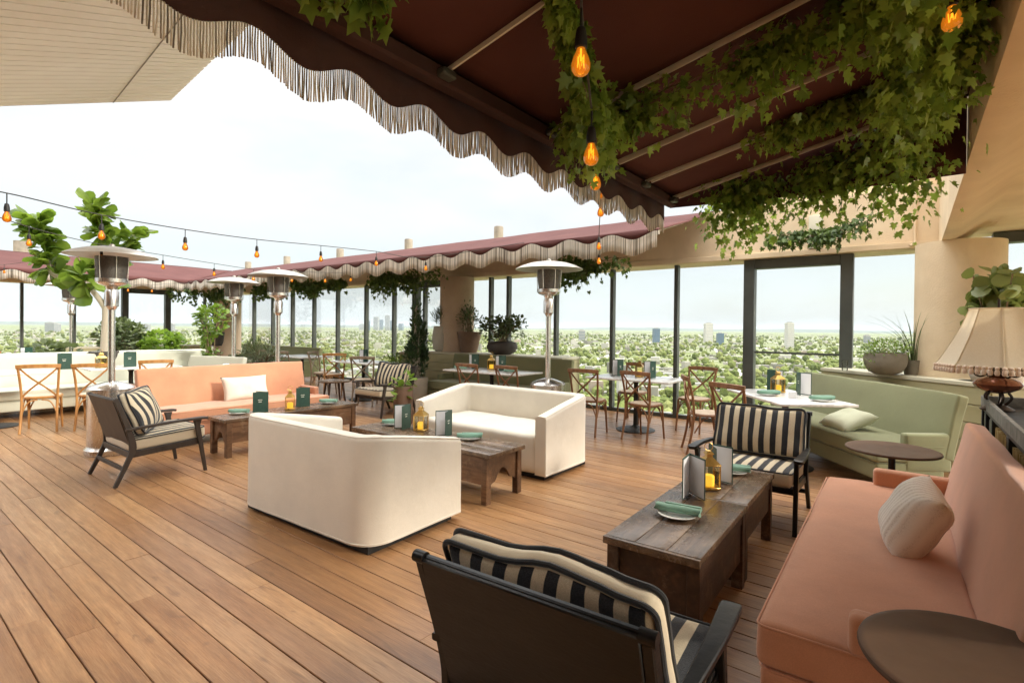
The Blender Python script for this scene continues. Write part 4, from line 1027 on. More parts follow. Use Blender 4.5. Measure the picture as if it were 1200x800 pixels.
make_ivy('ivy under the long awning above the middle glass panes', [(-11.6, 6.6, 2.42), (-10.6, 6.6, 2.36), (-9.6, 6.6, 2.42)], .17, 900, 9, size=(.06, .09), m='ivyfar', hang=.14, tendrils=6)
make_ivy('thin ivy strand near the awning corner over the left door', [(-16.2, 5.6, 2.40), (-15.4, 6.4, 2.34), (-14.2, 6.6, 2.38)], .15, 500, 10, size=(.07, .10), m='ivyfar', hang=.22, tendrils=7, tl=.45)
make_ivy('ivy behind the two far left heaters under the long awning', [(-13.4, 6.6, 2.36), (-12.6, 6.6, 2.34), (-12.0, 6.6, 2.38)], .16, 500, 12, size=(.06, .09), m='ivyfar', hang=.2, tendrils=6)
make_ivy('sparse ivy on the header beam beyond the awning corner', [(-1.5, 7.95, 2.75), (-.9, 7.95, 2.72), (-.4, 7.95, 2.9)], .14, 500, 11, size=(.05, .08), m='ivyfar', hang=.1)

# ------------------------------------------------------------------ festoon lights
def festoon(label, path, bulbs, k=1.):
    kz = k
    t = thing('string_light', label, 'string lights', group='festoon string lights'); bm = new(); P = [Vector(p) for p in path]
    tube(bm, smooth_pts(P, 8), .0042, 6); obj('cord', bm, 'cord', t)
    for b in bulbs:
        b = Vector(b); bm = new()
        tube(bm, [b + Vector((0, 0, .09)), b + Vector((0, 0, .02))], .0035, 6)
        lathe(bm, [(r * kz, z * kz) for r, z in ((.008, .030), (.013, .026), (.016, .012), (.0185, -.005), (.0185, -.030), (.014, -.034))], 16, b); s = obj('socket', bm, 'rubber', t)
        bm = new(); lathe(bm, [(r * kz, z * kz) for r, z in ((.012, -.032), (.015, -.042), (.024, -.062), (.029, -.082), (.0275, -.097), (.020, -.109), (.008, -.115), (.001, -.116))], 20, b); obj('bulb', bm, 'bulb', s)
        bm = new(); tube(bm, [b + Vector((.010 * math.cos(a) , .010 * math.sin(a), (-.055 - .035 * (k % 2)) * kz)) for k, a in enumerate(np.linspace(0, 2 * PI, 9))], .0016, 5); tube(bm, [b + Vector((0, 0, -.03)), b + Vector((0, 0, -.07))], .003, 6); obj('filament', bm, 'filament', s)
V = Vector
near_b = [(681, 44, 1.55), (693, 158, 1.95), (698, 197, 2.7), (701, 215, 3.4), (704, 238, 4.4), (702, 281, 6.0), (702, 299, 6.7)]
B = [at(*q) for q in near_b]; up = V((0, 0, .09))
festoon('string lights running away under the near awning through the ivy bunch', [at(690, -60, 1.25)] + [b + up for b in B] + [V((-2.9, 6.0, 2.6))], B)
b0 = at(1116, -4, 1.72); festoon('single amber bulb on a cord beside the soffit beam at the top right', [b0 + V((.1, -.8, .10)), b0 + up, b0 + V((0, .8, .12))], [b0])
def span(label, pts, bl, end):
    Bs = [at(*q) for q in bl]; path = [at(*pts)] + [b + up for b in Bs] + [V(end)]
    festoon(label, path, Bs, .82)
span('upper festoon string crossing the sky from the left photo edge', (-70, 214, 3.1), [(8, 243, 3.3), (119, 266, 3.9), (217, 281, 4.55), (301, 291, 5.25), (376, 297, 5.95), (441, 303, 6.6), (499, 309, 7.3)], (-4.4, 6.0, 2.66))
span('lower festoon string crossing in front of the fig tree leaves', (-60, 233, 4.2), [(34, 277, 5.), (119, 296, 5.9), (191, 307, 6.8), (251, 316, 7.6), (297, 322, 8.3), (342, 324, 9.), (381, 325, 9.6), (411, 324, 10.2)], (-8.6, 6.0, 2.63))
span('far festoon string hanging along the left end awning', (-40, 308, 10.4), [(5, 315, 11.), (64, 309, 11.3), (85, 329, 11.6), (150, 337, 12.3), (178, 338, 12.8)], (-15.4, 6.0, 2.6))
# ------------------------------------------------------------------ furniture layout
# white loveseats
o = make_loveseat('ivory loveseat seen from behind, facing the middle wooden table', 1.56, group='ivory loveseats'); o.location = (-3.45, 2.42, 0); o.rotation_euler.z = R_(2)
o = make_loveseat('ivory loveseat facing the camera on the far side of the middle wooden table', 1.80, group='ivory loveseats'); o.location = (-3.60, 4.50, 0); o.rotation_euler.z = R_(180)
# salmon banquettes
o = make_banquette('near salmon banquette at the right edge holding a ribbed cream pillow', 2.30, 'salmon', group='salmon banquettes'); o.location = (-.075, 3.13, 0); o.rotation_euler.z = R_(91)
o = make_banquette('far salmon banquette beside the left wooden table', 2.18, 'salmon', group='salmon banquettes'); o.location = (-7.10, 3.33, 0); o.rotation_euler.z = R_(-90)
# sage banquettes
c = diag(5.86, 3.62); o = make_banquette('sage green banquette standing at an angle by the thick tan column', 2.46, 'green', group='sage banquettes'); o.location = (c.x, c.y, 0); o.rotation_euler.z = R_(127.5)
o = make_banquette('sage green banquette against the ledge with the three pots', 2.75, 'green', group='sage banquettes', backh=.90); o.location = (-5.90, 7.20, 0); o.rotation_euler.z = R_(180)
o = make_banquette('short sage banquette left of the dark conifer by the glass', 1.2, 'green', (0, 0), group='sage banquettes', backh=.84); o.location = (-8.95, 7.75, 0); o.rotation_euler.z = R_(180)
o = make_banquette('far sage banquette beneath the corner column', 4.2, 'green', group='sage banquettes', backh=.84); o.location = (-14.4, 7.4, 0); o.rotation_euler.z = R_(180)
# pale banquettes on the left
o = make_banquette('long pale banquette facing the three yellow-lit chairs', 5.1, 'cream_bq', (0, 1), group='pale banquettes', backh=.90); o.location = (-10.92, 2.05, 0); o.rotation_euler.z = R_(-90)
o = make_banquette('pale banquette backing onto the long pale banquette', 5.1, 'cream_bq', (0, 0), group='pale banquettes', backh=.93); o.location = (-11.95, 2.25, 0); o.rotation_euler.z = R_(90)
o = make_banquette('short pale banquette behind the far salmon backrest', 1.15, 'cream_bq', (1, 1), group='pale banquettes', backh=.86); o.location = (-9.75, 3.85, 0); o.rotation_euler.z = R_(205)
# lounge armchairs
G = 'striped lounge armchairs'
a0 = make_armchair('black framed striped armchair nearest the camera seen from behind', 'blackwood', G); a0.location = (-.815, 1.47, 0); a0.rotation_euler.z = R_(3)
a1 = dup(a0, (-.99, 4.45, 0), R_(181), 'black framed striped armchair facing the camera at the end of the near table')
a2 = make_armchair('taupe framed striped armchair seen from its back beside the steel heater', 'taupewood', G, 2, -33); a2.location = (-5.90, 1.90, 0); a2.rotation_euler.z = R_(1)
a3 = make_armchair('striped armchair facing the camera between far salmon banquette and potted conifer', 'taupewood', G, 4, 8); a3.location = (-6.92, 5.56, 0); a3.rotation_euler.z = R_(180)
# rustic tables
G = 'rustic wooden tables'
o = make_rustic('near dark wooden table with scuffed top in front of the closest armchair', .86, .455, .455, G, 'rustic_dark', plain=1); o.location = (-.945, 2.715, 0); o.rotation_euler.z = R_(91)
o = make_rustic('smaller dark wooden table butted against the near one before the facing armchair', .80, .45, .450, G, 'rustic_dark', skirt=.19); o.location = (-.965, 3.575, 0); o.rotation_euler.z = R_(91)
o = make_rustic('long wooden table between the two ivory loveseats', 1.78, .49, .42, G); o.location = (-3.60, 3.46, 0)
o = make_rustic('long wooden table in front of the far salmon banquette', 1.66, .42, .42, G); o.location = (-6.06, 3.41, 0); o.rotation_euler.z = R_(90)
# round side tables
o = make_round_table('dark brown round side table cropped by the lower right corner', .287, .60, 'tabletop', 'iron', 'round side tables'); o.location = (.175, 1.785, 0)
for ch in o.children: pass
o = make_round_table('small dark round table between the near salmon banquette and sage banquette', .29, .60, 'tabletop', 'iron', 'round side tables'); o.location = (-.10, 4.68, 0)
o = make_stool_table('low round wooden table left of the far striped armchair'); o.location = (-7.92, 5.28, 0)
# patio heaters
G = 'stainless patio heaters'
h0 = make_heater('steel patio heater behind the taupe armchair, its tank housing in full view', G); h0.location = (-7.12, 1.90, 0); h0.rotation_euler.z = R_(120)
dup(h0, (-9.75, 4.42, 0), 1.2, 'steel patio heater between the fig tree and the tallest planter vine')
dup(h0, (-7.80, 4.20, 0), 2.2, 'steel patio heater rising right behind the far salmon backrest')
dup(h0, (-3.72, 5.62, 0), .6, 'steel patio heater behind the facing ivory loveseat, nearest the glass wall')
dup(h0, (-13.6, 2.95, 0), 1.7, 'farthest steel patio heater at the left between two posts')
# marble tables and bentwood chairs
G = 'white marble tables'
t0 = make_bistro_table('white marble table with four bentwood chairs by the glass wall', 1.24, .76, G); t0.location = (-3.12, 7.0, 0); t0.rotation_euler.z = R_(0)
t1 = make_bistro_table('white marble table before the angled sage banquette', .74, 1.25, G); c = diag(5.55, 2.93); t1.location = (c.x, c.y, 0); t1.rotation_euler.z = YAW
t2 = make_bistro_table('white marble table before the sage banquette with the ledge pots', 1.50, .72, G); t2.location = (-5.35, 6.45, 0)
dup(t0, (-10.05, 1.35, 0), R_(90), 'white marble table at the leftmost yellow-lit chairs')
dup(t0, (-10.08, 2.95, 0), R_(90), 'white marble table at the yellow-lit chair right of the steel heater')
dup(t0, (-8.55, 6.35, 0), 0, 'white marble table with weathered chairs left of the far armchair')
dup(t0, (-11.0, 6.5, 0), 0, 'white marble table between weathered chairs behind the far salmon banquette')
dup(t0, (-12.9, 1.9, 0), R_(90), 'far left white marble table behind the pale banquettes')
G = 'bentwood cross back chairs'
c0 = make_bistro_chair('oak', 'brown cross back chair second from left at the glass wall table, back turned', G); c0.location = (-2.78, 6.52, 0); c0.rotation_euler.z = R_(-8)
for (x, y, r, l) in ((-3.52, 6.38, 6, 'leftmost brown cross back chair at the glass wall table, right of the tall heater'),
                     (-2.45, 7.50, 172, 'brown cross back chair on the far right side of the glass wall table, facing us'),
                     (-3.45, 7.62, 182, 'brown cross back chair half hidden behind the glass wall table'),
                     (-5.28, 6.02, 0, 'brown cross back chair with its back to us left of the tall heater'),
                     (-4.60, 6.12, -4, 'brown cross back chair directly behind the tall heater pole')):
    dup(c0, (x, y, 0), R_(r), l)
p = diag(6.15, 2.32); dup(c0, (p.x, p.y, 0), R_(-62), 'narrow looking brown cross back chair left of the other at the angled table')
p = diag(5.42, 2.42); dup(c0, (p.x, p.y, 0), R_(-26), 'brown cross back chair whose rail rises behind the facing striped armchair')
g0 = make_bistro_chair('oaklit', 'leftmost yellow-lit cross back chair facing the long pale banquette', G); g0.location = (-9.30, 1.72, 0); g0.rotation_euler.z = R_(70)
dup(g0, (-9.02, 2.24, 0), R_(64), 'yellow-lit cross back chair between the leftmost one and the steel heater')
dup(g0, (-9.32, 3.02, 0), R_(80), 'yellow-lit cross back chair right of the steel heater post')
w0 = make_bistro_chair('oakgrey', 'weathered cross back chair nearest the far heater pole', G); w0.location = (-10.55, 6.0, 0); w0.rotation_euler.z = R_(5)
for (x, y, r, l, gold) in ((-9.75, 6.25, -60, 'weathered cross back chair turned sideways second from the heater pole', 0),
                     (-9.25, 6.15, 60, 'honey cross back chair seen edge on between the weathered chairs', 1),
                     (-8.35, 6.95, 180, 'weathered cross back chair behind the marble table with one menu', 0),
                     (-7.95, 5.95, 40, 'weathered cross back chair just left of the far striped armchair', 0),
                     (-11.55, 6.1, -5, 'weathered cross back chair half hidden by the heater behind the salmon backrest', 0),
                     (-13.35, 1.7, -90, 'yellow-lit chair rail peeking over the pale banquettes at far left', 1),
                     (-12.3, 2.45, 90, 'yellow-lit chair rail right of the far left menus', 1),
                     (-12.6, 5.4, 30, 'weathered chair beside the planter palm on the left', 0)):
    dup(g0 if gold else w0, (x, y, 0), R_(r), l)

# ------------------------------------------------------------------ table settings
ln0 = make_lantern('brass lantern with yellow candle on the near dark table', 'brass lanterns'); ln0.location = (-1.0, 3.35, .4555); ln0.rotation_euler.z = R_(38)
for (x, y, z, r, l) in ((-3.85, 3.55, .4205, 20, 'brass lantern with yellow candle on the table between the loveseats'),
                        (-6.02, 3.40, .4205, 60, 'brass lantern with candle between two green menus by the salmon seat'),
                        (diag(5.85, 3.0).x, diag(5.85, 3.0).y, .751, 40, 'brass lantern on the marble table before the angled banquette'),
                        (-3.12, 7.12, .751, 10, 'brass lantern between two menus on the glass wall table'),
                        (-5.50, 6.62, .751, 25, 'brass lantern between two menus below the bowl planter'),
                        (-10.05, 2.55, .751, 25, 'dark lantern beside the green menu at the yellow-lit chairs')):
    dup(ln0, (x, y, z), R_(r), l)
m0 = make_menu('open green menu showing white pages nearest the camera on the dark table', 'standing green menus', 46); m0.location = (-1.06, 3.17, .4555); m0.rotation_euler.z = R_(28)
MN = [(-1.06, 3.56, .4505, 55, 'green menu half hidden behind the near brass lantern'),
      (-4.03, 3.57, .4205, -5, 'open menu with white pages left of the middle table lantern'),
      (-3.46, 3.58, .4205, 0, 'open green menu with white pages right of the middle table lantern'),
      (-6.01, 3.12, .4205, -42, 'closed looking green menu left of the lantern by the salmon seat'),
      (-6.05, 3.68, .4205, -42, 'closed looking green menu right of the lantern by the salmon seat'),
      (diag(6.05, 2.98).x, diag(6.05, 2.98).y, .751, 70, 'green menu left of the lantern on the angled marble table'),
      (diag(5.72, 3.14).x, diag(5.72, 3.14).y, .751, 45, 'open menu with white pages right of the lantern on the angled marble table'),
      (-3.38, 7.12, .751, -28, 'left green menu on the glass wall table'),
      (-2.88, 7.12, .751, -28, 'right green menu on the glass wall table'),
      (-5.78, 6.62, .751, -28, 'left dark menu below the bowl planter'),
      (-5.20, 6.62, .751, -28, 'right dark menu below the bowl planter'),
      (-10.02, 2.18, .751, -30, 'green menu above the second yellow-lit chair'),
      (-9.95, 2.98, .751, -30, 'green menu right of the steel heater pole'),
      (-8.35, 6.30, .751, 0, 'grey green menu on the table behind the far striped armchair'),
      (-12.9, 1.62, .751, 10, 'open menu far left behind the pale banquettes'),
      (-12.8, 2.22, .751, 20, 'open menu far left beside the heater post')]
for (x, y, z, r, l) in MN: dup(m0, (x, y, z), R_(r), l)
p0 = make_plate('white plate under a sage napkin at the near end of the dark table', 'white side plates'); p0.location = (-.975, 2.73, .4555)
n0 = make_napkin('sage napkin rolled on the plate nearest the camera', 'folded sage napkins'); n0.location = (-.975, 2.74, .4725); n0.rotation_euler.z = R_(4)
PL = [(-.98, 3.82, .4505, 12, 'at the far end of the dark tables, before the facing armchair'),
      (-4.28, 3.56, .4205, 40, 'at the left end of the table between the loveseats'),
      (-3.20, 3.55, .4205, 35, 'right of the menus on the table between the loveseats'),
      (-6.13, 2.84, .4205, 30, 'at the near end of the table by the far salmon banquette'),
      (-6.10, 3.98, .4205, 30, 'at the far end of the table by the far salmon banquette'),
      (diag(5.55, 2.75).x, diag(5.55, 2.75).y, .751, 35, 'left of the white card on the angled marble table'),
      (diag(5.15, 3.08).x, diag(5.15, 3.08).y, .751, 35, 'right of the white card on the angled marble table'),
      (-5.85, 6.25, .751, 0, 'behind the left chair below the ledge pots'), (-4.85, 6.3, .751, 0, 'behind the heater pole on the marble table')]
for (x, y, z, r, l) in PL:
    dup(p0, (x, y, z), 0, 'white plate ' + l); dup(n0, (x, y, z + .017), R_(r), 'sage napkin ' + l)
c = diag(5.32, 2.88); bm = new(); box(bm, (0, 0, .035), (.085, .004, .068), 0, 1, Matrix.Rotation(R_(12), 4, 'X')); o = obj('table_card', bm, 'paper'); o.location = (c.x, c.y, .752); o.rotation_euler.z = YAW; tag(o, 'blank white card standing between two napkins on the angled table', 'card')
bm = new(); lathe(bm, [(.030, 0), (.033, .004), (.036, .13), (.034, .13), (.031, .012), (.004, .010)], 24); o = obj('glass_tumbler', bm, 'cup'); c = at(990, 431.5, 6.55); o.location = (c.x, c.y, .952); tag(o, 'clear glass tumbler standing on the ledge below the door frame', 'glass')

# pillows
def put_pillow(name, bm, m, loc, rot, label, grp=None):
    o = obj(name, bm, m, ang=180); o.location = loc; o.rotation_euler = rot; tag(o, label, 'pillow', grp); return o
put_pillow('ribbed_pillow', pillow_bm(.355, .345, .20, 3), 'ribpillow', (.02, 3.06, .585), (R_(62), R_(8), R_(-82)), 'ribbed cream pillow leaning on the near salmon backrest')
put_pillow('lumbar_pillow', pillow_bm(.62, .34, .15, 5), 'pillow', (-7.19, 3.42, .585), (R_(70), 0, R_(90)), 'plain cream lumbar pillow on the far salmon banquette')
c = diag(5.40, 3.50); put_pillow('square_pillow', pillow_bm(.42, .38, .15, 8), 'pillow_g', (c.x, c.y, .525), (R_(24), R_(3), R_(-50)), 'pale green pillow on the angled sage banquette under the marble table')

# ------------------------------------------------------------------ ledges
def ledge(label, P, h, depth, side):
    """P: plan polyline of the front edge"""
    t = thing('planter_ledge', label, 'ledge', (P[0][0], P[0][1], 0)); o = Vector((P[0][0], P[0][1]))
    for i in range(len(P) - 1):
        a = Vector(P[i]) - o; b = Vector(P[i + 1]) - o; d = (b - a); L = d.length; s = d.normalized(); nr = Vector((-s.y, s.x)) * side; rot = math.atan2(d.y, d.x)
        m = (a + b) / 2
        bm = new(); c = m + nr * (depth / 2 - .012); box(bm, (c.x, c.y, h - .02), (L + .01, depth, .04), .004, 1, rot); obj('cap', bm, 'ledgestone', t)
        bm = new(); nb = 5; bh = (h - .04) / nb
        for k in range(nb): c = m + nr * (.012); box(bm, (c.x, c.y, bh * (k + .5)), (L, .022, bh - .008), .003, 1, rot)
        c = m + nr * (depth / 2); box(bm, (c.x, c.y, (h - .045) / 2), (L - .01, depth - .06, h - .05), 0, 1, rot); obj('board_panel', bm, 'sageboard', t)
    return t
q = [diag(7.05, 4.2), diag(5.02, 4.62)]
ledge('pale capped board ledge running behind the angled sage banquette', [tuple(q[0]), tuple(q[1])], .95, .42, 1)
q2 = diag(4.85, 6.6); ledge('pale boarded ledge turning right behind the fringed lamp', [(q[1].x + .02, q[1].y + .005), (q2.x, q2.y)], .95, .5, 1)
ledge('pale capped ledge behind the sage banquette carrying three pots', [(-8.15, 7.62), (-4.75, 7.62)], .93, .62, 1)
ledge('low ledge with small pot at the far left corner', [(-17.6, 3.6), (-17.6, 7.3)], .80, .5, 1)

# ------------------------------------------------------------------ plants
def on(px, py, d): p = at(px, py, d); return p
G = 'potted plants'
p = at(1037, 432, 6.05)
make_plant('bowl_planter', 'round ribbed grey bowl of small trailing leaves on the right ledge', (p.x, p.y, .95), [(.09, 0), (.16, .03), (.205, .11), (.215, .19), (.205, .25), (.19, .25), (.19, .22)], 'stone', .225, .19, [(0, 0, .29, .25, .25, .11), (-.14, -.08, .20, .12, .14, .12)], 'lime', 14, (.022, .040), OVAL, 900, 21, up=.1, trunk_r=.004)
t = thing('spiky_grass', 'thin spiky grass beside the thick column behind the bowl', 'potted plant', (.02, 7.62, .95)); raw = Raw(); make_grass(raw, random.Random(4), 60, .08, .62, .16, .9, .012); obj('blades', raw, 'olive', t, ang=180); pot('pot', [(.08, 0), (.11, .17), (.10, .17), (.09, .15)], 'stone', t)
p = at(1168, 440, 4.85)
t = thing('round_leaf_plant', 'big round leaved plant rising behind the fringed lampshade', 'potted plant', (p.x, p.y, .95)); rnd = random.Random(9)
pot('pot', [(.10, 0), (.17, .03), (.205, .12), (.19, .21), (.14, .25), (.12, .25), (.12, .2)], 'palepot', t); bm = new(); raw = Raw()
for k in range(20):
    a = rnd.uniform(0, 2 * PI); rr = rnd.uniform(.03, .24); tp = Vector((rr * math.cos(a), rr * math.sin(a), rnd.uniform(.70, 1.08))); pts = smooth_pts([(0, 0, .2), tp * .5 + Vector((0, 0, .12)), tp], 5); tube(bm, pts, [.012 * (1 - .5 * i / 10) for i in range(11)], 6)
    for j in range(8): leaf(raw, pts[7 + rnd.randrange(4)] + rv(rnd) * .03, rv(rnd) + Vector((0, 0, .1)), rv(rnd) + Vector((-.3, -.5, .6)), rnd.uniform(.09, .16), ROUND, rnd.uniform(.1, .35))
obj('stem', bm, 'stem', t); obj('leaves', raw, 'jade', t, ang=180)
# ledge pots by the rose column
make_plant('ledge_planter', 'tall pale pot of grassy leaves leftmost on the middle ledge', (-7.86, 7.42 + .42, .93), [(.14, 0), (.20, .05), (.225, .28), (.19, .52), (.175, .53), (.17, .48)], 'palepot', .48, .17, [(0, 0, .72, .21, .21, .22)], 'olive', 14, (.07, .13), BLADE, 420, 31, up=1.2, trunk_r=.004)
make_plant('ledge_planter', 'brown tapered pot with a wispy shrub in front of the rose column', (-7.16, 7.90, .93), [(.15, 0), (.17, .03), (.25, .40), (.255, .42), (.23, .42), (.22, .38)], 'brownpot', .38, .22, [(0, 0, .66, .27, .24, .27), (-.05, 0, .86, .14, .12, .2)], 'olive', 12, (.04, .07), OVAL, 420, 32, up=.6)
make_plant('ledge_planter', 'wide dark bowl with a spreading shrub on the middle ledge', (-6.22, 7.80, .93), [(.16, 0), (.26, .05), (.30, .14), (.27, .23), (.21, .25), (.20, .25), (.19, .22)], 'darkpot', .22, .19, [(-.28, 0, .48, .26, .22, .22), (.26, 0, .52, .30, .24, .22), (0, 0, .56, .26, .2, .18)], 'olive', 9, (.045, .075), ROUND, 620, 33, up=.3)
# conifer and pothos in front of the ledge
make_plant('potted_conifer', 'dark columnar conifer in a pale tub beside the middle ledge', (-7.32, 6.62, 0), [(.16, 0), (.2, .04), (.22, .5), (.2, .5), (.19, .46)], 'palepot', .46, .19, [(0, 0, .86, .21, .21, .36), (.02, 0, 1.28, .15, .15, .36), (0, .01, 1.66, .085, .085, .30)], 'conifer', 8, (.06, .11), OVAL, 1500, 34, up=.9, trunkm='palebark', trunk_r=.016)
make_plant('trailing_plant', 'lime trailing plant in a tall brown pot beside the facing loveseat', (-5.86, 5.05, 0), [(.12, 0), (.14, .05), (.14, .58), (.12, .58), (.11, .54)], 'brownpot', .54, .11, [(0, 0, .66, .17, .17, .12), (.03, -.1, .46, .16, .08, .2)], 'lime', 6, (.07, .11), ROUND, 60, 35, up=-.1)
make_plant('bushy_planter', 'round lime bush in a low planter behind the far striped armchair', (-8.05, 6.75, 0), [(.2, 0), (.24, .5), (.22, .5), (.2, .45)], 'stone', .46, .2, [(0, 0, .68, .33, .3, .24)], 'lime', 12, (.04, .07), OVAL, 700, 36)
make_plant('planter_palm', 'arching fern like plant in a wooden box behind the salmon banquette', (-11.3, 5.75, 0), [(.24, 0), (.27, .62), (.25, .62), (.24, .55)], 'brownpot', .56, .23, [(-.15, 0, .82, .40, .36, .28), (.4, 0, .78, .2, .2, .2)], 'olive', 16, (.10, .18), BLADE, 700, 37, up=.2)
make_plant('corner_pot', 'dark pot with spindly plant on the ledge by the far corner column', (-16.6, 7.0, .80), [(.16, 0), (.2, .1), (.24, .42), (.22, .42), (.2, .38)], 'darkpot', .38, .2, [(0, 0, 1.1, .3, .3, .6)], 'conifer', 7, (.1, .17), OVAL, 160, 38)
make_plant('vine_on_stake', 'yellowish vine climbing a thin stake behind the salmon backrest', (-10.75, 4.45, 0), [(.12, 0), (.16, .4), (.14, .4), (.13, .36)], 'stone', .36, .13, [(.02, 0, .85, .13, .13, .42), (0, 0, 1.55, .34, .30, .28)], 'lime', 10, (.06, .10), ROUND, 330, 39, up=.2, trunk_r=.012)
make_plant('shrub', 'dark green shrub behind the pale banquettes left of the door', (-13.4, 3.75, 0), [(.26, 0), (.3, .55), (.28, .55), (.25, .5)], 'darkpot', .5, .25, [(0, 0, 1.12, .50, .45, .42)], 'olive', 14, (.07, .12), ROUND, 700, 40)
make_plant('shrub', 'bright lime shrub beside the dark green shrub on the left', (-12.75, 4.3, 0), [(.22, 0), (.26, .5), (.24, .5), (.22, .45)], 'stone', .45, .22, [(0, 0, .95, .45, .4, .33)], 'lime', 14, (.07, .12), ROUND, 700, 41)
make_plant('shrub', 'low green shrub below the far left heater', (-13.4, 2.6, 0), [(.2, 0), (.24, .5), (.22, .5), (.2, .45)], 'stone', .45, .2, [(0, 0, .85, .5, .4, .2)], 'olive', 10, (.07, .12), ROUND, 300, 42)

# fiddle leaf fig
def fig():
    base = at(122, 440, 9.3); t = thing('fig_tree', 'fiddle leaf fig with big bright leaves behind the pale banquettes', 'tree', (base.x, base.y, 0)); rnd = random.Random(5); o = Vector((base.x, base.y, 0))
    pot('pot', [(.15, 0), (.20, .6), (.22, .95), (.20, .95), (.19, .9)], 'darkpot', t)
    bm = new(); raw = Raw(); W_ = lambda x, y, dd=0.: at(x, y, 9.3 + dd) - o
    def limb(pts, r0, r1): P = smooth_pts(pts, 6); tube(bm, P, [r0 + (r1 - r0) * i / (len(P) - 1) for i in range(len(P))], 10); return P
    trunk = limb([(0, 0, .85), W_(124, 380), W_(124, 360)], .07, .055)
    L1 = limb([W_(124, 362), W_(112, 345), W_(95, 330, .1), W_(62, 322, .2), W_(56, 300, .2), W_(50, 275, .25), W_(40, 262, .25)], .05, .018)
    L2 = limb([W_(124, 362), W_(126, 335), W_(122, 310, -.1), W_(120, 280, -.1), W_(112, 246, -.1)], .05, .018)
    L3 = limb([W_(122, 312, -.1), W_(135, 300, .2), W_(150, 285, .35), W_(157, 275, .35)], .03, .014)
    L4 = limb([W_(112, 345), W_(100, 335, -.3), W_(100, 322, -.4)], .03, .014)
    for P, n, k0 in ((L1[17:], 120, .0), (L2[8:], 120, 0), (L3[3:], 52, 0), (L4[4:], 40, 0)):
        for i in range(n):
            p = rnd.choice(P); d = rv(rnd); d.z += .35; leaf(raw, p + d * .10, d + Vector((0, 0, -.15)), rv(rnd) * .7 + Vector((0, 0, .9)), rnd.uniform(.17, .33), FIG, rnd.uniform(.1, .45))
    obj('trunk', bm, 'palebark', t); obj('crown', raw, 'fig', t, ang=180)
fig()

# ------------------------------------------------------------------ lamp on the record console
SLOTJ = [(-.98, -.93), (-.34, -.26), (.36, .44), (.70, .76), (.93, .96)]
def console():
    t = thing('record_console', 'scuffed black console with raised rim and record sleeves behind the near salmon banquette', 'console', (.60, 4.02, 0)); y0, y1 = -.98, .96; D = .20
    bm = new(); box(bm, (-D + .012, 0, .965), (.024, y1 - y0, .075), .004, 1); box(bm, (D - .012, 0, .965), (.024, y1 - y0, .075), .004, 1)
    for y in (y0 + .012, y1 - .012): box(bm, (0, y, .965), (2 * D - .05, .024, .075), .004, 1)
    obj('rim', bm, 'greycase', t)
    bm = new(); box(bm, (0, 0, .92), (2 * D - .004, y1 - y0 - .004, .022), .003, 1); obj('top', bm, 'iron', t)
    for a, b in SLOTJ:
        bm = new(); box(bm, (0, (a + b) / 2, .455), (2 * D - .006, b - a, .905), .003, 1); obj('upright', bm, 'blackwood', t)
    bm = new(); box(bm, (D - .012, 0, .455), (.012, y1 - y0 - .1, .90)); obj('back', bm, 'blackwood', t)
    for z in (.05, .48):
        bm = new(); box(bm, (0, 0, z), (2 * D - .03, y1 - y0 - .08, .02)); obj('shelf', bm, 'blackwood', t)
    return t
console()
rnd = random.Random(2)
for k, (m, lab) in enumerate((('books1', 'ochre record sleeves in the console slot nearest the camera'), ('books1', 'ochre record sleeves in the wide middle console slot behind the backrest'),
                              ('books2', 'grey record sleeves in the narrow slot under the lamp'), ('books2', 'dark grey record sleeves in the last console slot by the corner'))):
    a, b = SLOTJ[k][1] + .004, SLOTJ[k + 1][0] - .004
    o = thing('record_stack', lab, 'records', (.60, 4.02, .491), group='record sleeves in the console'); bm = new(); y = a
    while y < b - .016:
        w = rnd.uniform(.008, .016); box(bm, (-.04 + rnd.uniform(-.004, .004), y + w / 2, .19), (.28, w - .0012, .37 + rnd.uniform(-.012, .012))); y += w
    obj('sleeve', bm, m, o, smooth=False)
    if k < 2:
        bm = new()
        for q in range(9): yy = a + (b - a) * (q + .7) / 10; box(bm, (-.186, yy, .235), (.004, .012, .05 + .03 * ((q * 7) % 3) / 2))
        obj('spine_mark', bm, 'iron', o, smooth=False)
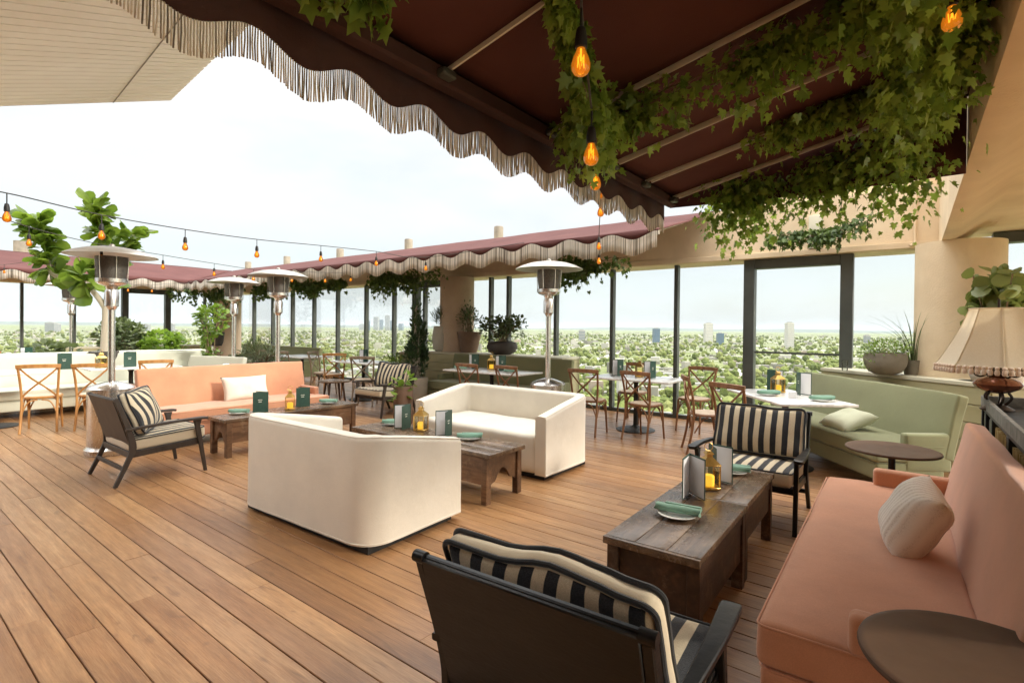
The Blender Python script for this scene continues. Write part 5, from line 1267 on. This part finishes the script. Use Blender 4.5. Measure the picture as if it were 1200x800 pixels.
def lamp():
    t = thing('fringed_table_lamp', 'bronze table lamp with ivory tasselled panel shade on the console', 'lamp', (.46, 4.72, .931))
    bm = new(); lathe(bm, [(.085, 0), (.09, .01), (.06, .03), (.03, .045)], 28); 
    for k in range(5):
        a = 2 * PI * k / 5; tube(bm, smooth_pts([(.035 * math.cos(a), .035 * math.sin(a), .035), (.07 * math.cos(a), .07 * math.sin(a), .085), (.055 * math.cos(a), .055 * math.sin(a), .12)], 4), .009, 6)
    obj('base', bm, 'bronze', t)
    bm = new(); lathe(bm, [(.03, .115), (.07, .125), (.115, .15), (.128, .175), (.11, .20), (.06, .222), (.03, .232)], 32); obj('font_bowl', bm, 'copper', t)
    bm = new(); lathe(bm, [(.045, .232), (.052, .245), (.03, .262), (.018, .30), (.014, .44), (.006, .74)], 20)
    for k in range(4):
        a = .4 + k * PI / 2; tube(bm, smooth_pts([(.02 * math.cos(a), .02 * math.sin(a), .27), (.09 * math.cos(a), .09 * math.sin(a), .225), (.135 * math.cos(a), .135 * math.sin(a), .25), (.13 * math.cos(a), .13 * math.sin(a), .32)], 5), .006, 8)
    obj('candle_arms', bm, 'bronze', t)
    # shade: eight concave panels
    prof = [(.325, .30), (.305, .325), (.265, .40), (.225, .48), (.185, .57), (.155, .655), (.148, .675)]; bm = new(); N = 8; S = 8; rings = []
    for r, z in prof:
        ring = []
        for k in range(N):
            for s in range(S):
                u = s / S; a0 = 2 * PI * k / N; a1 = 2 * PI * (k + 1) / N
                p = Vector((math.cos(a0), math.sin(a0))).lerp(Vector((math.cos(a1), math.sin(a1))), u) * r; p *= 1 - .03 * math.sin(PI * u); ring.append((p.x, p.y, z))
        rings.append(ring)
    loft(bm, rings, caps=False); sh = obj('lamp_shade', bm, 'shade', t, ang=60)
    bm = new()
    for k in range(N):
        a = 2 * PI * k / N; tube(bm, [(r * 1.004 * math.cos(a), r * 1.004 * math.sin(a), z) for r, z in prof], .0032, 6)
    tube(bm, [(.150 * math.cos(2 * PI * k / 48), .150 * math.sin(2 * PI * k / 48), .676) for k in range(48)], .005, 6, closed=True); obj('rib', bm, 'shade', sh)
    bm = new(); n = 60
    for k in range(n):
        u = (k % (n // N + 1)) ; a = 2 * PI * k / n; kk = a / (2 * PI / N); f = kk - int(kk); rr = .325 * math.cos(PI / N) / math.cos((f - .5) * 2 * PI / N)
        x, y = rr * math.cos(a), rr * math.sin(a); lathe(bm, [(.002, .305), (.010, .300), (.012, .292), (.008, .286), (.012, .278), (.014, .262), (.010, .250), (.002, .248)], 8, (x, y, 0))
    obj('tassel', bm, 'tassel', sh)
lamp()

# unseen hotel front, added behind the lounge to darken surfaces turned that way
def shade_front():
    t = thing('added_shade_front', 'unseen tan front with dark glass doors, added to shade the lounge from behind', 'added building', (0, -4.35, 0)); L0, L1 = -10.5, 5.2
    doors = [-9.0, -6.2, -3.4, -.6, 2.2]
    bm = new(); e = [L0]
    for d in doors: e += [d - .8, d + .8]
    e.append(L1)
    for a, b in zip(e[::2], e[1::2]): box(bm, ((a + b) / 2, -.2, 1.25), (b - a, .4, 2.5))
    box(bm, ((L0 + L1) / 2, -.2, 3.9), (L1 - L0, .4, 2.8)); obj('wall', bm, 'plaster_pink', t)
    bm = new(); box(bm, (-2.2, 1.72, 3.52), (12.5, 3.4, .22)); obj('roof', bm, 'plaster_pink', t)  # added roof out of view, keeps sky light off the backs of the seats
    for d in doors:
        bm = new(); box(bm, (d, -.2, 1.23), (1.58, .05, 2.46)); f = obj('door', bm, 'frame', t)
        bm = new(); box(bm, (d, -.165, 1.2), (1.3, .02, 2.1)); obj('pane', bm, 'cityglass', f)
shade_front()
# ------------------------------------------------------------------ light, sky, air
def sky():
    w = bpy.data.worlds.new('World'); scene.world = w; w.use_nodes = True; t = w.node_tree; t.nodes.clear()
    N = lambda typ, **kw: (lambda n: ([setattr(n, k, v) for k, v in kw.items()], n)[1])(t.nodes.new(typ)); L = t.links.new
    out = N('ShaderNodeOutputWorld'); s = N('ShaderNodeTexSky', sky_type='NISHITA', sun_disc=False, sun_elevation=R_(SUN_EL), sun_rotation=R_(SUN_ROT), air_density=1.2, dust_density=2.5, ozone_density=1.)
    b1 = N('ShaderNodeBackground'); b1.inputs[1].default_value = .11; L(s.outputs[0], b1.inputs[0])
    tc = N('ShaderNodeTexCoord'); mp = N('ShaderNodeMapping'); mp.inputs['Scale'].default_value = (1, 1, 3.2); L(tc.outputs['Generated'], mp.inputs[0])
    nz = N('ShaderNodeTexNoise'); nz.inputs['Scale'].default_value = 2.1; nz.inputs['Detail'].default_value = 7; nz.inputs['Roughness'].default_value = .55; L(mp.outputs[0], nz.inputs['Vector'])
    sp = N('ShaderNodeSeparateXYZ'); L(tc.outputs['Generated'], sp.inputs[0])
    el = N('ShaderNodeMapRange'); el.inputs[1].default_value = .02; el.inputs[2].default_value = .38; el.inputs[3].default_value = .0; el.inputs[4].default_value = .13; L(sp.outputs[2], el.inputs[0])
    ad = N('ShaderNodeMath', operation='ADD'); L(nz.outputs['Fac'], ad.inputs[0]); L(el.outputs[0], ad.inputs[1])
    rp = N('ShaderNodeValToRGB'); rp.color_ramp.elements[0].position = .36; rp.color_ramp.elements[0].color = (.62, .62, .62, 1); rp.color_ramp.elements[1].position = .66; L(ad.outputs[0], rp.inputs[0])
    b2 = N('ShaderNodeBackground'); b2.inputs[1].default_value = CLOUD; cr = N('ShaderNodeValToRGB'); e = cr.color_ramp.elements; e[0].position = .0; e[0].color = (.47, .51, .53, 1); e[1].position = .12; e[1].color = (.40, .43, .445, 1); q = e.new(.22); q.color = (.462, .468, .47, 1); q = e.new(.50); q.color = (.50, .502, .50, 1); q = e.new(.75); q.color = (2.5, 2.46, 2.38, 1); L(sp.outputs[2], cr.inputs[0]); L(cr.outputs[0], b2.inputs[0])
    mx = N('ShaderNodeMixShader'); L(rp.outputs[0], mx.inputs[0]); L(b1.outputs[0], mx.inputs[1]); L(b2.outputs[0], mx.inputs[2]); L(mx.outputs[0], out.inputs['Surface'])
SUN_EL, SUN_AZ = 24., R_(20)      # azimuth from +X towards +Y
SUN_ROT = 90. - math.degrees(SUN_AZ); CLOUD = 1.0
sky()
sl = bpy.data.lights.new('sun', 'SUN'); sl.energy = 1.6; sl.angle = R_(9); sl.color = (1., .93, .80); so = bpy.data.objects.new('sun', sl); C.objects.link(so)
sd = Vector((math.cos(SUN_AZ) * math.cos(R_(SUN_EL)), math.sin(SUN_AZ) * math.cos(R_(SUN_EL)), math.sin(R_(SUN_EL)))); so.rotation_euler = sd.to_track_quat('Z', 'Y').to_euler()
if HAZE:
    bm = new(); box(bm, (0, 0, 53.5), (76000, 76000, 233)); o = obj('haze', bm, 'glass', smooth=False); o['kind'] = 'stuff'; o['label'] = 'pale haze over the distant city plain'
    m = bpy.data.materials.new('haze_air'); m.use_nodes = True; nt = m.node_tree; nt.nodes.clear(); oo = nt.nodes.new('ShaderNodeOutputMaterial'); v = nt.nodes.new('ShaderNodeVolumePrincipled')
    v.inputs['Color'].default_value = (.86, .93, 1., 1); v.inputs['Density'].default_value = HAZE; nt.links.new(v.outputs[0], oo.inputs['Volume']); o.data.materials.clear(); o.data.materials.append(m)
scene.view_settings.view_transform = 'Standard'; scene.view_settings.look = 'None'; scene.view_settings.exposure = EXPO; scene.view_settings.gamma = 1
cy = scene.cycles; cy.use_denoising = True; cy.max_bounces = 10; cy.diffuse_bounces = 5; cy.glossy_bounces = 4; cy.transparent_max_bounces = 16; cy.volume_bounces = 0
cy.sample_clamp_indirect = 6; cy.caustics_reflective = False; cy.caustics_refractive = False
